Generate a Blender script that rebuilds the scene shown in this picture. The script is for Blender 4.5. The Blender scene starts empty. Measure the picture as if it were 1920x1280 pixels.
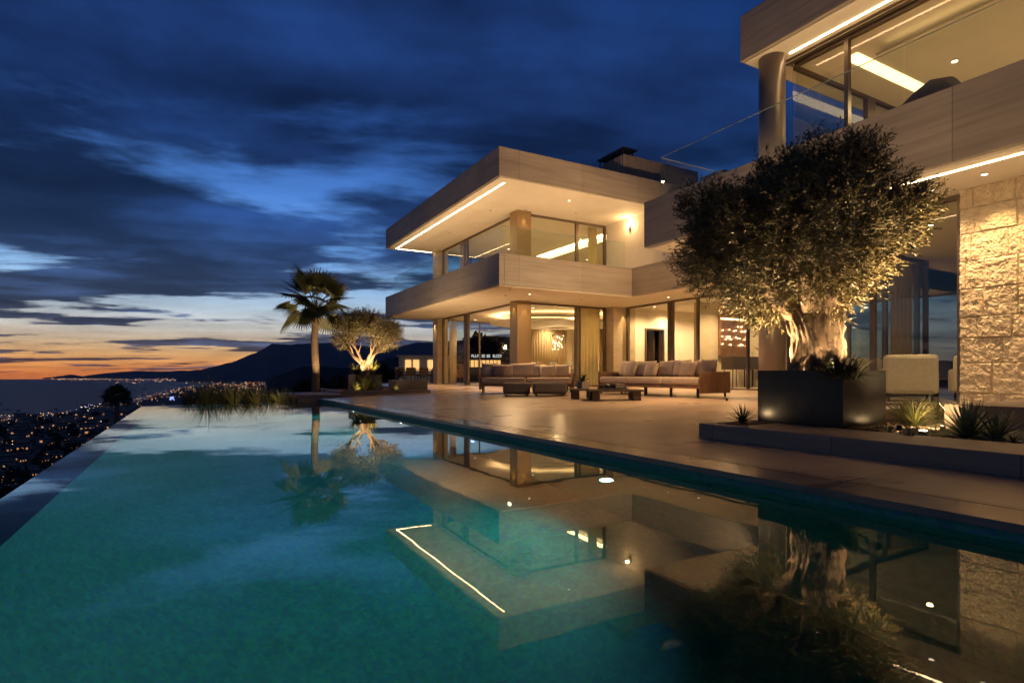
import bpy, math, random
from mathutils import Vector, noise, Matrix, Euler
random.seed(7)
sc = bpy.context.scene
R = math.radians
# ------------------------------------------------------------------ camera
TH = math.atan(600/1066.7)
CT, ST = math.cos(TH), math.sin(TH)
CAMZ = 0.75; F = 1066.7; HY = 700.0
cd = bpy.data.cameras.new('camera'); cam = bpy.data.objects.new('camera', cd)
sc.collection.objects.link(cam); sc.camera = cam
cam.location = (0, 0, CAMZ); cam.rotation_euler = (R(90), 0, -TH)
cd.lens = 20.0; cd.sensor_width = 36.0; cd.shift_y = (HY-640)/1920.0
cd.clip_start = 0.05; cd.clip_end = 60000

def at(px, py, t):
    """world point seen at photo pixel (px,py) at depth t metres"""
    a = (px-960)/F; b = (HY-py)/F
    return Vector((t*(a*CT+ST), t*(CT-a*ST), CAMZ+t*b))
def atZ(px, py, z):
    return at(px, py, (z-CAMZ)*F/(HY-py))
def atX(px, X):
    a = (px-960)/F; return X/(a*CT+ST)*(CT-a*ST)      # gives Y
def atY(px, Y):
    a = (px-960)/F; return Y/(CT-a*ST)*(a*CT+ST)      # gives X

# ------------------------------------------------------------------ render / view
sc.view_settings.view_transform = 'Standard'; sc.view_settings.look = 'None'
sc.view_settings.exposure = 0.32; sc.view_settings.gamma = 1.0
sc.render.engine = 'CYCLES'
cy = sc.cycles
cy.use_denoising = True; cy.use_adaptive_sampling = True; cy.adaptive_threshold = 0.02
cy.max_bounces = 10; cy.diffuse_bounces = 4; cy.glossy_bounces = 4; cy.transmission_bounces = 6
cy.transparent_max_bounces = 24; cy.sample_clamp_indirect = 4.0; cy.sample_clamp_direct = 0
cy.caustics_reflective = False; cy.caustics_refractive = False; cy.blur_glossy = 0.5

HAZE = 3.0e-5
# ------------------------------------------------------------------ node helper
class N:
    def __init__(s, tree):
        s.t = tree; s.n = tree.nodes; s.l = tree.links
    def new(s, typ, **kw):
        nd = s.n.new(typ)
        for k, v in kw.items(): setattr(nd, k, v)
        return nd
    def put(s, sock, v):
        if v is None: return
        if isinstance(v, bpy.types.NodeSocket): s.l.new(v, sock)
        else:
            if isinstance(v, (tuple, list)) and len(v) == 3 and getattr(sock, 'type', '') == 'RGBA': v = (*v, 1)
            sock.default_value = v
    def math(s, op, a, b=None, c=None, clamp=False):
        nd = s.new('ShaderNodeMath', operation=op, use_clamp=clamp)
        s.put(nd.inputs[0], a); s.put(nd.inputs[1], b); s.put(nd.inputs[2], c)
        return nd.outputs[0]
    def vmath(s, op, a, b=None):
        nd = s.new('ShaderNodeVectorMath', operation=op)
        s.put(nd.inputs[0], a)
        if b is not None: s.put(nd.inputs[1], b)
        return nd.outputs['Value'] if op in ('DOT_PRODUCT', 'LENGTH') else nd.outputs[0]
    def mix(s, f, a, b, blend='MIX'):
        nd = s.new('ShaderNodeMix', data_type='RGBA', blend_type=blend)
        s.put(nd.inputs[0], f); s.put(nd.inputs[6], a); s.put(nd.inputs[7], b)
        return nd.outputs[2]
    def ramp(s, f, pts, interp='LINEAR'):
        nd = s.new('ShaderNodeValToRGB'); cr = nd.color_ramp; cr.interpolation = interp
        while len(cr.elements) > 1: cr.elements.remove(cr.elements[-1])
        cr.elements[0].position = pts[0][0]; cr.elements[0].color = (*pts[0][1], 1)
        for p, c in pts[1:]:
            e = cr.elements.new(p); e.color = (*c, 1)
        s.put(nd.inputs[0], f); return nd.outputs[0]
    def smooth(s, v, a, b, lo=0.0, hi=1.0):
        nd = s.new('ShaderNodeMapRange', interpolation_type='SMOOTHSTEP')
        s.put(nd.inputs[0], v)
        for i, x in zip((1, 2, 3, 4), (a, b, lo, hi)): s.put(nd.inputs[i], x)
        return nd.outputs[0]
    def noise(s, vec, scale, detail=4, rough=.55, dist=0.0, out=0):
        nd = s.new('ShaderNodeTexNoise'); s.put(nd.inputs['Vector'], vec)
        nd.inputs['Scale'].default_value = scale; nd.inputs['Detail'].default_value = detail
        nd.inputs['Roughness'].default_value = rough; nd.inputs['Distortion'].default_value = dist
        return nd.outputs[out]
    def mapping(s, vec, scale=(1,1,1), loc=(0,0,0), rot=(0,0,0)):
        nd = s.new('ShaderNodeMapping'); s.put(nd.inputs[0], vec)
        nd.inputs['Scale'].default_value = scale; nd.inputs['Location'].default_value = loc
        nd.inputs['Rotation'].default_value = rot
        return nd.outputs[0]

# ------------------------------------------------------------------ world: dusk sky with broken cloud
w = bpy.data.worlds.new('World'); sc.world = w; w.use_nodes = True
w.node_tree.nodes.clear(); n = N(w.node_tree)
tc = n.new('ShaderNodeTexCoord'); d = tc.outputs['Generated']
sep = n.new('ShaderNodeSeparateXYZ'); n.put(sep.inputs[0], d)
z = sep.outputs[2]
zc = n.math('MAXIMUM', z, 0.0)
# direction of the afterglow (azimuth from +Y, negative = left)
SKY_X, SKY_Y = -9.1, -3.3
VX = 9.0
azg = R(-12); gd = (math.sin(azg), math.cos(azg), 0)
cosg = n.vmath('DOT_PRODUCT', d, gd)
hor = n.math('SQRT', n.math('MAXIMUM', n.math('SUBTRACT', 1.0, n.math('MULTIPLY', z, z)), 1e-4))
cosg = n.math('DIVIDE', cosg, hor)
glow = n.smooth(cosg, 0.55, 0.97)
clearA = n.ramp(zc, [(0, (.84,.24,.055)), (.010, (.98,.36,.09)), (.028, (.98,.52,.19)), (.045, (.86,.60,.34)),
                     (.068, (.74,.70,.62)), (.10, (.52,.64,.74)), (.14, (.32,.55,.86)), (.20, (.15,.37,.82)), (.28, (.070,.21,.60)),
                     (.38, (.025,.092,.34)), (.55, (.010,.040,.17)), (1, (.003,.010,.045))])
clearB = n.ramp(zc, [(0, (.40,.28,.22)), (.03, (.52,.44,.38)), (.06, (.46,.50,.56)), (.10, (.26,.42,.62)), (.16, (.085,.22,.52)),
                     (.28, (.030,.115,.40)), (.40, (.016,.066,.26)), (.55, (.008,.034,.155)), (1, (.003,.010,.045))])
east = n.smooth(cosg, .05, .72, .22, 1.0)
clear = n.mix(glow, n.mix(1.0, clearB, n.ramp(east, [(0, (0,0,0)), (1, (1,1,1))]), 'MULTIPLY'), clearA)
cld = n.ramp(zc, [(0, (.16,.065,.05)), (.025, (.085,.070,.085)), (.05, (.042,.055,.10)), (.10, (.024,.044,.100)), (.16, (.014,.030,.082)), (.24, (.0075,.020,.066)),
                  (.35, (.0050,.015,.056)), (.6, (.0038,.011,.042)), (1, (.003,.007,.025))])
# cloud layer on a plane overhead
den = n.math('ADD', zc, 0.055)
cx = n.math('DIVIDE', sep.outputs[0], den); cyy = n.math('DIVIDE', sep.outputs[1], den)
cmb = n.new('ShaderNodeCombineXYZ'); n.put(cmb.inputs[0], cx); n.put(cmb.inputs[1], cyy)
P = n.mapping(cmb.outputs[0], rot=(0, 0, R(20)))
P1 = n.mapping(P, scale=(.55, .85, 1), loc=(15.1, 1.7, 0))
c1 = n.noise(P1, 1.0, 9, .60, .15)
P2 = n.mapping(P, scale=(.22, .34, 1), loc=(SKY_X, SKY_Y, 0))
c2 = n.noise(P2, 1.0, 3, .5, .3)
cc = n.math('ADD', n.math('MULTIPLY', c1, .62), n.math('MULTIPLY', c2, .60))
thr = n.ramp(zc, [(0, (.68,)*3), (.02, (.655,)*3), (.05, (.622,)*3), (.10, (.628,)*3), (.14, (.615,)*3), (.22, (.605,)*3), (.30, (.585,)*3), (.42, (.56,)*3), (.6, (.545,)*3)])
cov = n.smooth(n.math('SUBTRACT', cc, thr), n.smooth(zc, .04, .30, -.018, -.05), n.smooth(zc, .04, .30, .022, .06))
# soft brightness variation inside the cloud and in the open blue
vr = n.noise(n.mapping(P, scale=(.75, 1.0, 1), loc=(VX, 0, 0)), 1.0, 6, .55, .1)
cldv = n.mix(1.0, cld, n.ramp(vr, [(.30, (.45,)*3), (.46, (.80,)*3), (.60, (1.9, 2.1, 2.2)), (.75, (3.4, 4.2, 4.6))]), 'MULTIPLY')
clr = n.mix(1.0, clear, n.ramp(vr, [(.25, (.65,)*3), (.55, (1.0,)*3), (.8, (1.35,)*3)]), 'MULTIPLY')
cov = n.math('MULTIPLY', cov, .96)
skyc = n.mix(cov, clr, cldv)
skyc = n.mix(n.smooth(z, -.012, -.05), skyc, (.010, .012, .02))
pink = n.mix(1.0, skyc, (1.05, 1.0, 1.0), 'MULTIPLY')
skyc = n.mix(n.math('MULTIPLY', cov, n.smooth(zc, .30, .05)), skyc, pink)
bg = n.new('ShaderNodeBackground'); n.put(bg.inputs[0], skyc); bg.inputs[1].default_value = 1.0
wo = n.new('ShaderNodeOutputWorld'); n.l.new(bg.outputs[0], wo.inputs[0])

# ------------------------------------------------------------------ materials
MAT = {}
def mat(name, color=(.5,.5,.5), rough=.6, metal=0.0, noise_amt=0.0, nscale=4.0, stretch=(1,1,1), bump=0.0, bscale=20.0,
        spec=.5, coat=0.0, c2=None, bdist=.01, sheen=0.0, rv=0.0, trans=0.0):
    m = bpy.data.materials.new(name); m.use_nodes = True; MAT[name] = m
    k = N(m.node_tree); b = m.node_tree.nodes['Principled BSDF']
    b.inputs['Roughness'].default_value = rough; b.inputs['Metallic'].default_value = metal
    b.inputs['Specular IOR Level'].default_value = spec; b.inputs['Coat Weight'].default_value = coat
    b.inputs['Sheen Weight'].default_value = sheen
    g = k.new('ShaderNodeTexCoord').outputs['Object']
    v = k.mapping(g, scale=stretch)
    if noise_amt > 0 or c2:
        f = k.noise(v, nscale, 6, .6, .3)
        ca = c2 if c2 else tuple(x*(1-noise_amt) for x in color)
        cb = color if c2 else tuple(min(1, x*(1+noise_amt)) for x in color)
        k.put(b.inputs['Base Color'], k.ramp(f, [(.3, ca), (.7, cb)]))
        if rv: k.put(b.inputs['Roughness'], k.smooth(f, .3, .7, rough-rv, rough+rv))
    else: b.inputs['Base Color'].default_value = (*color, 1)
    if bump > 0:
        bp = k.new('ShaderNodeBump'); bp.inputs['Strength'].default_value = bump; bp.inputs['Distance'].default_value = bdist
        k.put(bp.inputs['Height'], k.noise(v, bscale, 5, .6)); k.l.new(bp.outputs[0], b.inputs['Normal'])
    return m
def emit(name, color, strength, sample=True):
    m = bpy.data.materials.new(name); m.use_nodes = True; MAT[name] = m
    b = m.node_tree.nodes['Principled BSDF']
    b.inputs['Base Color'].default_value = (.8,.8,.8,1)
    b.inputs['Emission Color'].default_value = (*color, 1); b.inputs['Emission Strength'].default_value = strength
    if not sample: m.cycles.emission_sampling = 'NONE'
    return m
def glass(name, tint=(.93,.97,.95), ior=1.45, rough=0.0, boost=1.0):
    m = bpy.data.materials.new(name); m.use_nodes = True; MAT[name] = m
    k = N(m.node_tree); m.node_tree.nodes.clear()
    tr = k.new('ShaderNodeBsdfTransparent'); tr.inputs[0].default_value = (*tint, 1)
    gl = k.new('ShaderNodeBsdfGlossy'); gl.inputs['Roughness'].default_value = rough; gl.inputs[0].default_value = (1,1,1,1)
    fr = k.new('ShaderNodeFresnel'); fr.inputs[0].default_value = ior
    # the far face of the pane is met from inside: mirror the index there
    mx = k.new('ShaderNodeMixShader')
    geo = k.new('ShaderNodeNewGeometry')
    f = k.math('MULTIPLY', fr.outputs[0], k.math('SUBTRACT', 1.0, geo.outputs['Backfacing']))
    f = k.math('MULTIPLY', f, boost, clamp=True)
    k.put(mx.inputs[0], f); k.l.new(tr.outputs[0], mx.inputs[1]); k.l.new(gl.outputs[0], mx.inputs[2])
    o = k.new('ShaderNodeOutputMaterial'); k.l.new(mx.outputs[0], o.inputs[0])
    return m

# travertine cladding: long horizontal veins, panel joints
def travertine(name, base, dark, panel=2.4, h=1.2, rough=.45):
    m = bpy.data.materials.new(name); m.use_nodes = True; MAT[name] = m
    k = N(m.node_tree); b = m.node_tree.nodes['Principled BSDF']
    g = k.new('ShaderNodeTexCoord').outputs['Object']
    v = k.mapping(g, scale=(.35, .35, 9)); f = k.noise(v, 1.6, 9, .60, .06)
    v2 = k.mapping(g, scale=(.35, .35, 1.4)); f2 = k.noise(v2, 1.0, 4, .6)
    c = k.ramp(f, [(.28, dark), (.5, base), (.75, tuple(min(1, x*1.18) for x in base))])
    c = k.mix(1.0, c, k.ramp(f2, [(.3, (.80,.80,.80)), (.7, (1.12,1.10,1.08))]), 'MULTIPLY')
    sp = k.new('ShaderNodeSeparateXYZ'); k.put(sp.inputs[0], g)
    su = k.math('ADD', sp.outputs[0], sp.outputs[1])
    fr = k.math('FRACT', k.math('DIVIDE', su, panel))
    jt = k.math('LESS_THAN', fr, .012/panel)
    pid = k.math('FLOOR', k.math('DIVIDE', su, panel))
    pv = k.new('ShaderNodeTexWhiteNoise', noise_dimensions='1D'); k.put(pv.inputs['W'], pid)
    c = k.mix(1.0, c, k.ramp(pv.outputs['Value'], [(0, (.88,.87,.86)), (1, (1.10,1.10,1.10))]), 'MULTIPLY')
    c = k.mix(k.math('MULTIPLY', jt, .75), c, tuple(x*.45 for x in dark))
    k.put(b.inputs['Base Color'], c); b.inputs['Roughness'].default_value = rough
    bp = k.new('ShaderNodeBump'); bp.inputs['Strength'].default_value = .15; bp.inputs['Distance'].default_value = .01
    k.put(bp.inputs['Height'], f); k.l.new(bp.outputs[0], b.inputs['Normal'])
    return m
travertine('travertine', (.37,.315,.26), (.285,.24,.195))
mat('plaster', (.74,.68,.60), .7, noise_amt=.05, nscale=1.5, bump=.05, bscale=60)
mat('interior_plaster', (.72,.62,.47), .75, noise_amt=.06, nscale=2.0, bump=.05, bscale=40)
mat('limestone', (.50,.42,.31), .6, noise_amt=.16, nscale=1.6, stretch=(1,1,2.2), bump=.12, bscale=30)
mat('bronze', (.17,.13,.10), .38, .6, noise_amt=.1)
mat('bronze_column', (.38,.27,.15), .36, .75, noise_amt=.04, nscale=3, stretch=(3,3,.4), rv=.03)
mat('taupe_column', (.26,.215,.185), .38, .35, noise_amt=.04)
mat('dark_metal', (.022,.022,.024), .38, .3, noise_amt=.15, nscale=3, bump=.03, bscale=80)
mat('black_planter', (.010,.010,.010), .34, .0, noise_amt=.25, nscale=5, bump=.03, bscale=90, rv=.05, spec=.35)
mat('concrete', (.27,.21,.165), .55, noise_amt=.2, nscale=2.2, bump=.08, bscale=40)
mat('dark_stone', (.10,.085,.075), .5, noise_amt=.2, nscale=2.5, bump=.08, bscale=40)
mat('oak', (.36,.20,.10), .45, c2=(.20,.10,.05), nscale=1.4, stretch=(6,6,1.0), bump=.08, bscale=14)
mat('dark_oak', (.10,.062,.038), .5, c2=(.055,.033,.022), nscale=2.0, stretch=(1,6,6), bump=.08, bscale=14)
mat('linen', (.64,.50,.36), .9, noise_amt=.07, nscale=9, bump=.35, bscale=160, sheen=0, bdist=.004)
mat('linen_dark', (.34,.26,.19), .9, noise_amt=.1, nscale=9, bump=.35, bscale=160, sheen=0, bdist=.004)
mat('linen_grey', (.13,.105,.09), .9, noise_amt=.1, nscale=9, bump=.35, bscale=120, sheen=0, bdist=.004)
mat('boucle', (.66,.60,.50), .95, noise_amt=.08, nscale=20, bump=.5, bscale=200, bdist=.004)
mat('curtain', (.62,.52,.36), .85, noise_amt=.05)
def sheer():
    m = bpy.data.materials['curtain']; k = N(m.node_tree); b = m.node_tree.nodes['Principled BSDF']
    tl = k.new('ShaderNodeBsdfTranslucent'); tl.inputs[0].default_value = (.85,.76,.52,1)
    mx = k.new('ShaderNodeMixShader'); mx.inputs[0].default_value = .65
    k.l.new(b.outputs[0], mx.inputs[1]); k.l.new(tl.outputs[0], mx.inputs[2])
    k.l.new(mx.outputs[0], m.node_tree.nodes['Material Output'].inputs[0])
sheer()
mat('soil', (.13,.085,.055), .95, c2=(.07,.045,.03), nscale=30, bump=1.0, bscale=60, bdist=.03)
mat('bark', (.30,.21,.14), .9, c2=(.11,.075,.05), nscale=5, stretch=(3,3,.8), bump=1.0, bscale=14, bdist=.03)
mat('palm_bark', (.26,.19,.13), .9, c2=(.15,.11,.075), nscale=4, stretch=(1,1,9), bump=.8, bscale=8, bdist=.04)
mat('agave', (.22,.26,.14), .5, noise_amt=.3, nscale=12)
mat('marble', (.75,.72,.66), .25, noise_amt=.06)
mat('ceramic', (.07,.065,.06), .5, noise_amt=.2)
mat('copper', (.62,.34,.18), .38, .75, c2=(.38,.20,.11), nscale=4, bump=.5, bscale=9, bdist=.03)
mat('rattan', (.075,.052,.04), .7, noise_amt=.3, nscale=40, bump=.6, bscale=120)
mat('white_cloth', (.7,.7,.7), .9)
mat('white_wall', (.62,.62,.62), .8, noise_amt=.06)
mat('slat', (.36,.29,.24), .6)
mat('house_wall', (.42,.38,.36), .8, noise_amt=.1)
mat('roof_tile', (.16,.09,.065), .8, noise_amt=.2, nscale=8)
mat('void', (.006,.005,.005), .6)
glass('pane', (.93,.95,.91), 1.45, boost=1.15)
glass('clear_glass', (.93,.975,.96), 1.5)
def leafmat(name, c1, c2, under, rough=.5):
    m = bpy.data.materials.new(name); m.use_nodes = True; MAT[name] = m
    k = N(m.node_tree); b = m.node_tree.nodes['Principled BSDF']
    g = k.new('ShaderNodeTexCoord').outputs['Object']
    gi = k.new('ShaderNodeNewGeometry')
    c = k.ramp(gi.outputs['Random Per Island'], [(0, c1), (.5, c2), (1, tuple(x*.7 for x in c1))])
    c = k.mix(gi.outputs['Backfacing'], c, under)
    k.put(b.inputs['Base Color'], c); b.inputs['Roughness'].default_value = rough
    return m
leafmat('olive_leaf', (.085,.078,.030), (.14,.12,.048), (.27,.22,.10), .45)
leafmat('palm_leaf', (.045,.06,.02), (.08,.085,.03), (.08,.09,.035), .5)
leafmat('grass_leaf', (.10,.12,.035), (.18,.17,.05), (.14,.15,.05), .55)
leafmat('dark_leaf', (.030,.042,.016), (.055,.065,.024), (.05,.06,.025), .6)
leafmat('wood_leaf', (.018,.022,.012), (.03,.034,.018), (.02,.025,.014), .8)
WARM = (1.0, .56, .22); WARM2 = (1.0, .63, .31)
emit('led', (1.0,.66,.34), 16.0); emit('cove', (1.0,.64,.28), 16.0); emit('lamp_disc', (1.0,.80,.55), 5.0)
emit('cove_soft', (1.0,.66,.30), 3.0); emit('spark', (1.0,.72,.38), 8.0, False); emit('uplight', (1.0,.66,.34), 30.0, False); emit('pool_lamp', (.65,.95,1.0), 9.0)
emit('pool_lamp_blue', (.10,.25,1.0), 22.0)
emit('town_warm', (1.0,.42,.12), 2.4, False); emit('town_white', (1.0,.78,.50), 1.8, False); emit('town_blue', (.35,.45,1.0), 1.5, False)
emit('town_dim', (1.0,.36,.10), .5, False); emit('town_window', (1.0,.52,.16), .95, False); emit('house_window', (1.0,.45,.13), .45, False); emit('sign_white', (.9,.95,1.0), .55, False)

# deck paving
def paving(name, base, dark, sx, sy, off=(0,0,0), rough=.3):
    m = bpy.data.materials.new(name); m.use_nodes = True; MAT[name] = m
    k = N(m.node_tree); b = m.node_tree.nodes['Principled BSDF']
    g = k.new('ShaderNodeTexCoord').outputs['Object']
    v = k.mapping(g, loc=off)
    br = k.new('ShaderNodeTexBrick'); br.offset = 0.0; k.put(br.inputs['Vector'], v)
    br.inputs['Scale'].default_value = 1.0; br.inputs['Mortar Size'].default_value = .007
    br.inputs['Brick Width'].default_value = sx; br.inputs['Row Height'].default_value = sy
    br.inputs['Color1'].default_value = (.82,.82,.82,1); br.inputs['Color2'].default_value = (1.14,1.12,1.09,1)
    br.inputs['Mortar'].default_value = (.25,.23,.22,1); br.inputs['Mortar Smooth'].default_value = .1
    f = k.noise(k.mapping(g, scale=(.7,1.6,1)), 1.1, 7, .58, .25)
    c = k.ramp(f, [(.28, dark), (.52, base), (.78, tuple(min(1, x*1.2) for x in base))])
    c = k.mix(1.0, c, br.outputs['Color'], 'MULTIPLY')
    k.put(b.inputs['Base Color'], c)
    f2 = k.noise(g, 1.2, 2, .5, .2)
    k.put(b.inputs['Roughness'], k.smooth(f2, .3, .7, rough-.03, rough+.05))
    bp = k.new('ShaderNodeBump'); bp.inputs['Strength'].default_value = .2; bp.inputs['Distance'].default_value = .003
    h = k.math('ADD', k.math('MULTIPLY', br.outputs['Fac'], -1.0), k.math('MULTIPLY', f, .12))
    h = k.math('ADD', h, k.math('MULTIPLY', k.noise(g, 40, 3, .6), .10))
    k.put(bp.inputs['Height'], h); k.l.new(bp.outputs[0], b.inputs['Normal'])
    return m
paving('deck_tile', (.41,.30,.215), (.33,.24,.17), 1.2, 1.2, off=(-3.56, .35, 0))
paving('coping_tile', (.38,.28,.205), (.25,.18,.135), 1.2, 6.0, rough=.22)
paving('floor_tile', (.46,.40,.32), (.36,.31,.25), 1.2, 1.2, rough=.22)

# pool mosaic, water, sea
def poolmat():
    m = bpy.data.materials.new('mosaic'); m.use_nodes = True; MAT['mosaic'] = m
    k = N(m.node_tree); b = m.node_tree.nodes['Principled BSDF']
    g = k.new('ShaderNodeTexCoord').outputs['Object']
    vo = k.new('ShaderNodeTexVoronoi'); vo.inputs['Scale'].default_value = 34; k.put(vo.inputs['Vector'], g)
    f = k.noise(g, 9, 8, .72)
    c = k.ramp(f, [(.3, (.035,.27,.25)), (.7, (.07,.37,.34))])
    c = k.mix(.30, c, vo.outputs['Color'], 'SOFT_LIGHT')
    k.put(b.inputs['Base Color'], c); b.inputs['Roughness'].default_value = .6
poolmat()
def watermat():
    m = bpy.data.materials.new('pool_water'); m.use_nodes = True; MAT['pool_water'] = m
    m.node_tree.nodes.clear(); k = N(m.node_tree)
    gl = k.new('ShaderNodeBsdfGlass'); gl.inputs['IOR'].default_value = 1.333; gl.inputs['Roughness'].default_value = .012
    gl.inputs[0].default_value = (.96,1,1,1)
    g = k.new('ShaderNodeTexCoord').outputs['Object']
    h = k.noise(k.mapping(g, scale=(1.2, 1.2, 1)), 1.0, 2, .5)
    h2 = k.noise(g, 26, 2, .5)
    bp = k.new('ShaderNodeBump'); bp.inputs['Strength'].default_value = .5; bp.inputs['Distance'].default_value = .0025
    k.put(bp.inputs['Height'], k.math('ADD', h, k.math('MULTIPLY', h2, .010))); k.l.new(bp.outputs[0], gl.inputs['Normal'])
    o = k.new('ShaderNodeOutputMaterial'); k.l.new(gl.outputs[0], o.inputs[0])
watermat()
def seamat():
    m = bpy.data.materials.new('sea_water'); m.use_nodes = True; MAT['sea_water'] = m
    k = N(m.node_tree); b = m.node_tree.nodes['Principled BSDF']
    b.inputs['Base Color'].default_value = (.030,.050,.11,1); b.inputs['Roughness'].default_value = .42
    b.inputs['Specular IOR Level'].default_value = .35
    g = k.new('ShaderNodeTexCoord').outputs['Object']
    bp = k.new('ShaderNodeBump'); bp.inputs['Strength'].default_value = .6; bp.inputs['Distance'].default_value = 3
    k.put(bp.inputs['Height'], k.noise(g, .02, 6, .6)); k.l.new(bp.outputs[0], b.inputs['Normal'])
seamat()
mat('hill', (.034,.036,.036), .95, noise_amt=.5, nscale=.012)
mat('mountain', (.05,.05,.055), 1.0, noise_amt=.3, nscale=.001, spec=.1)

# ------------------------------------------------------------------ mesh helpers
COL = sc.collection
class MB:
    def __init__(s): s.v = []; s.f = []; s.sm = []
    def quad(s, a, b, c, d):
        i = len(s.v); s.v += [tuple(a), tuple(b), tuple(c), tuple(d)]; s.f.append((i, i+1, i+2, i+3)); s.sm.append(False); return s
    def box(s, x0, x1, y0, y1, z0, z1):
        if x0 > x1: x0, x1 = x1, x0
        if y0 > y1: y0, y1 = y1, y0
        i = len(s.v)
        s.v += [(x0,y0,z0),(x1,y0,z0),(x1,y1,z0),(x0,y1,z0),(x0,y0,z1),(x1,y0,z1),(x1,y1,z1),(x0,y1,z1)]
        s.f += [(i,i+3,i+2,i+1),(i+4,i+5,i+6,i+7),(i,i+1,i+5,i+4),(i+1,i+2,i+6,i+5),(i+2,i+3,i+7,i+6),(i+3,i,i+4,i+7)]
        s.sm += [False]*6; return s
    def tube(s, pts, rad, seg=10, caps=True, ridge=None):
        pts = [Vector(p) for p in pts]; i0 = len(s.v); up = Vector((0,0,1)); prev = None
        for j, p in enumerate(pts):
            t = (pts[min(j+1, len(pts)-1)]-pts[max(j-1, 0)]).normalized()
            if prev is None:
                ref = Vector((1,0,0)) if abs(t.x) < .9 else Vector((0,1,0))
                u = t.cross(ref).normalized()
            else: u = (prev-t*prev.dot(t)).normalized()
            prev = u; v = t.cross(u); r = rad[j] if isinstance(rad, (list, tuple)) else rad
            for q in range(seg):
                a = 2*math.pi*q/seg; rr = r*(ridge(j, a, p) if ridge else 1)
                s.v.append(tuple(p+(u*math.cos(a)+v*math.sin(a))*rr))
        for j in range(len(pts)-1):
            for q in range(seg):
                a = i0+j*seg+q; b = i0+j*seg+(q+1) % seg
                s.f.append((a, b, b+seg, a+seg)); s.sm.append(True)
        if caps:
            s.f.append(tuple(i0+q for q in range(seg))[::-1]); s.sm.append(False)
            e = i0+(len(pts)-1)*seg; s.f.append(tuple(e+q for q in range(seg))); s.sm.append(False)
        return s
    def cyl(s, x, y, z0, z1, r, seg=24, r2=None):
        return s.tube([(x,y,z0),(x,y,z1)], [r, r if r2 is None else r2], seg)
    def sphere(s, c, r, seg=10, rings=6, sx=1, sy=1, sz=1):
        pts = []; i0 = len(s.v)
        for j in range(rings+1):
            ph = math.pi*j/rings
            for q in range(seg):
                a = 2*math.pi*q/seg
                s.v.append((c[0]+r*sx*math.sin(ph)*math.cos(a), c[1]+r*sy*math.sin(ph)*math.sin(a), c[2]+r*sz*math.cos(ph)))
        for j in range(rings):
            for q in range(seg):
                a = i0+j*seg+q; b = i0+j*seg+(q+1) % seg
                s.f.append((a, a+seg, b+seg, b)); s.sm.append(True)
        return s
    def build(s, name, m, parent=None, bevel=0.0, sub=0, loc=None):
        me = bpy.data.meshes.new(name); me.from_pydata(s.v, [], s.f); me.update()
        me.polygons.foreach_set('use_smooth', s.sm)
        o = bpy.data.objects.new(name, me); COL.objects.link(o)
        me.materials.append(MAT[m] if isinstance(m, str) else m)
        if parent is not None: o.parent = parent
        if loc is not None: o.location = loc
        if bevel:
            b = o.modifiers.new('bevel', 'BEVEL'); b.width = bevel; b.segments = 2; b.limit_method = 'ANGLE'
        if sub:
            b = o.modifiers.new('sub', 'SUBSURF'); b.levels = sub; b.render_levels = sub
        return o
def tag(o, label=None, cat=None, group=None, kind=None):
    if label: o['label'] = label
    if cat: o['category'] = cat
    if group: o['group'] = group
    if kind: o['kind'] = kind
    return o
def empty(name, loc=(0,0,0), rz=0.0, label=None, cat=None, group=None):
    o = bpy.data.objects.new(name, None); COL.objects.link(o); o.location = loc; o.rotation_euler = (0,0,rz)
    o.empty_display_size = .2
    return tag(o, label, cat, group)
LF = 1.0
def spot(name, loc, target, power, color=WARM2, size=60, blend=.8, radius=.04, parent=None):
    l = bpy.data.lights.new(name, 'SPOT'); l.energy = power*LF; l.color = color; l.spot_size = R(size); l.spot_blend = blend
    l.shadow_soft_size = radius
    o = bpy.data.objects.new(name, l); COL.objects.link(o); o.location = loc
    dv = Vector(target)-Vector(loc); o.rotation_euler = dv.to_track_quat('-Z', 'Y').to_euler()
    if parent is not None:
        o.parent = parent; o.matrix_parent_inverse = Matrix.Identity(4)
        o.location = Vector(loc)-Vector(wloc(parent))
    return o
def wloc(o):
    p = Vector((0,0,0))
    while o is not None: p = p+Vector(o.location); o = o.parent
    return p
def point(name, loc, power, color=WARM2, radius=.08, parent=None):
    l = bpy.data.lights.new(name, 'POINT'); l.energy = power; l.color = color; l.shadow_soft_size = radius
    o = bpy.data.objects.new(name, l); COL.objects.link(o)
    o.location = Vector(loc)-(wloc(parent) if parent is not None else Vector((0,0,0)))
    if parent is not None: o.parent = parent
    return o

def deckz(x): return min(.23, .08+.021*max(0, x-3.2))

# ================================================================== SETTING
# pool coordinates
XL, XR0, XR1, YF = -1.0, 3.20, 2.95, 15.70        # left edge, right edge near/far, far edge
def xr(y): return XR0+(XR1-XR0)*(max(0, y))/YF
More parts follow.
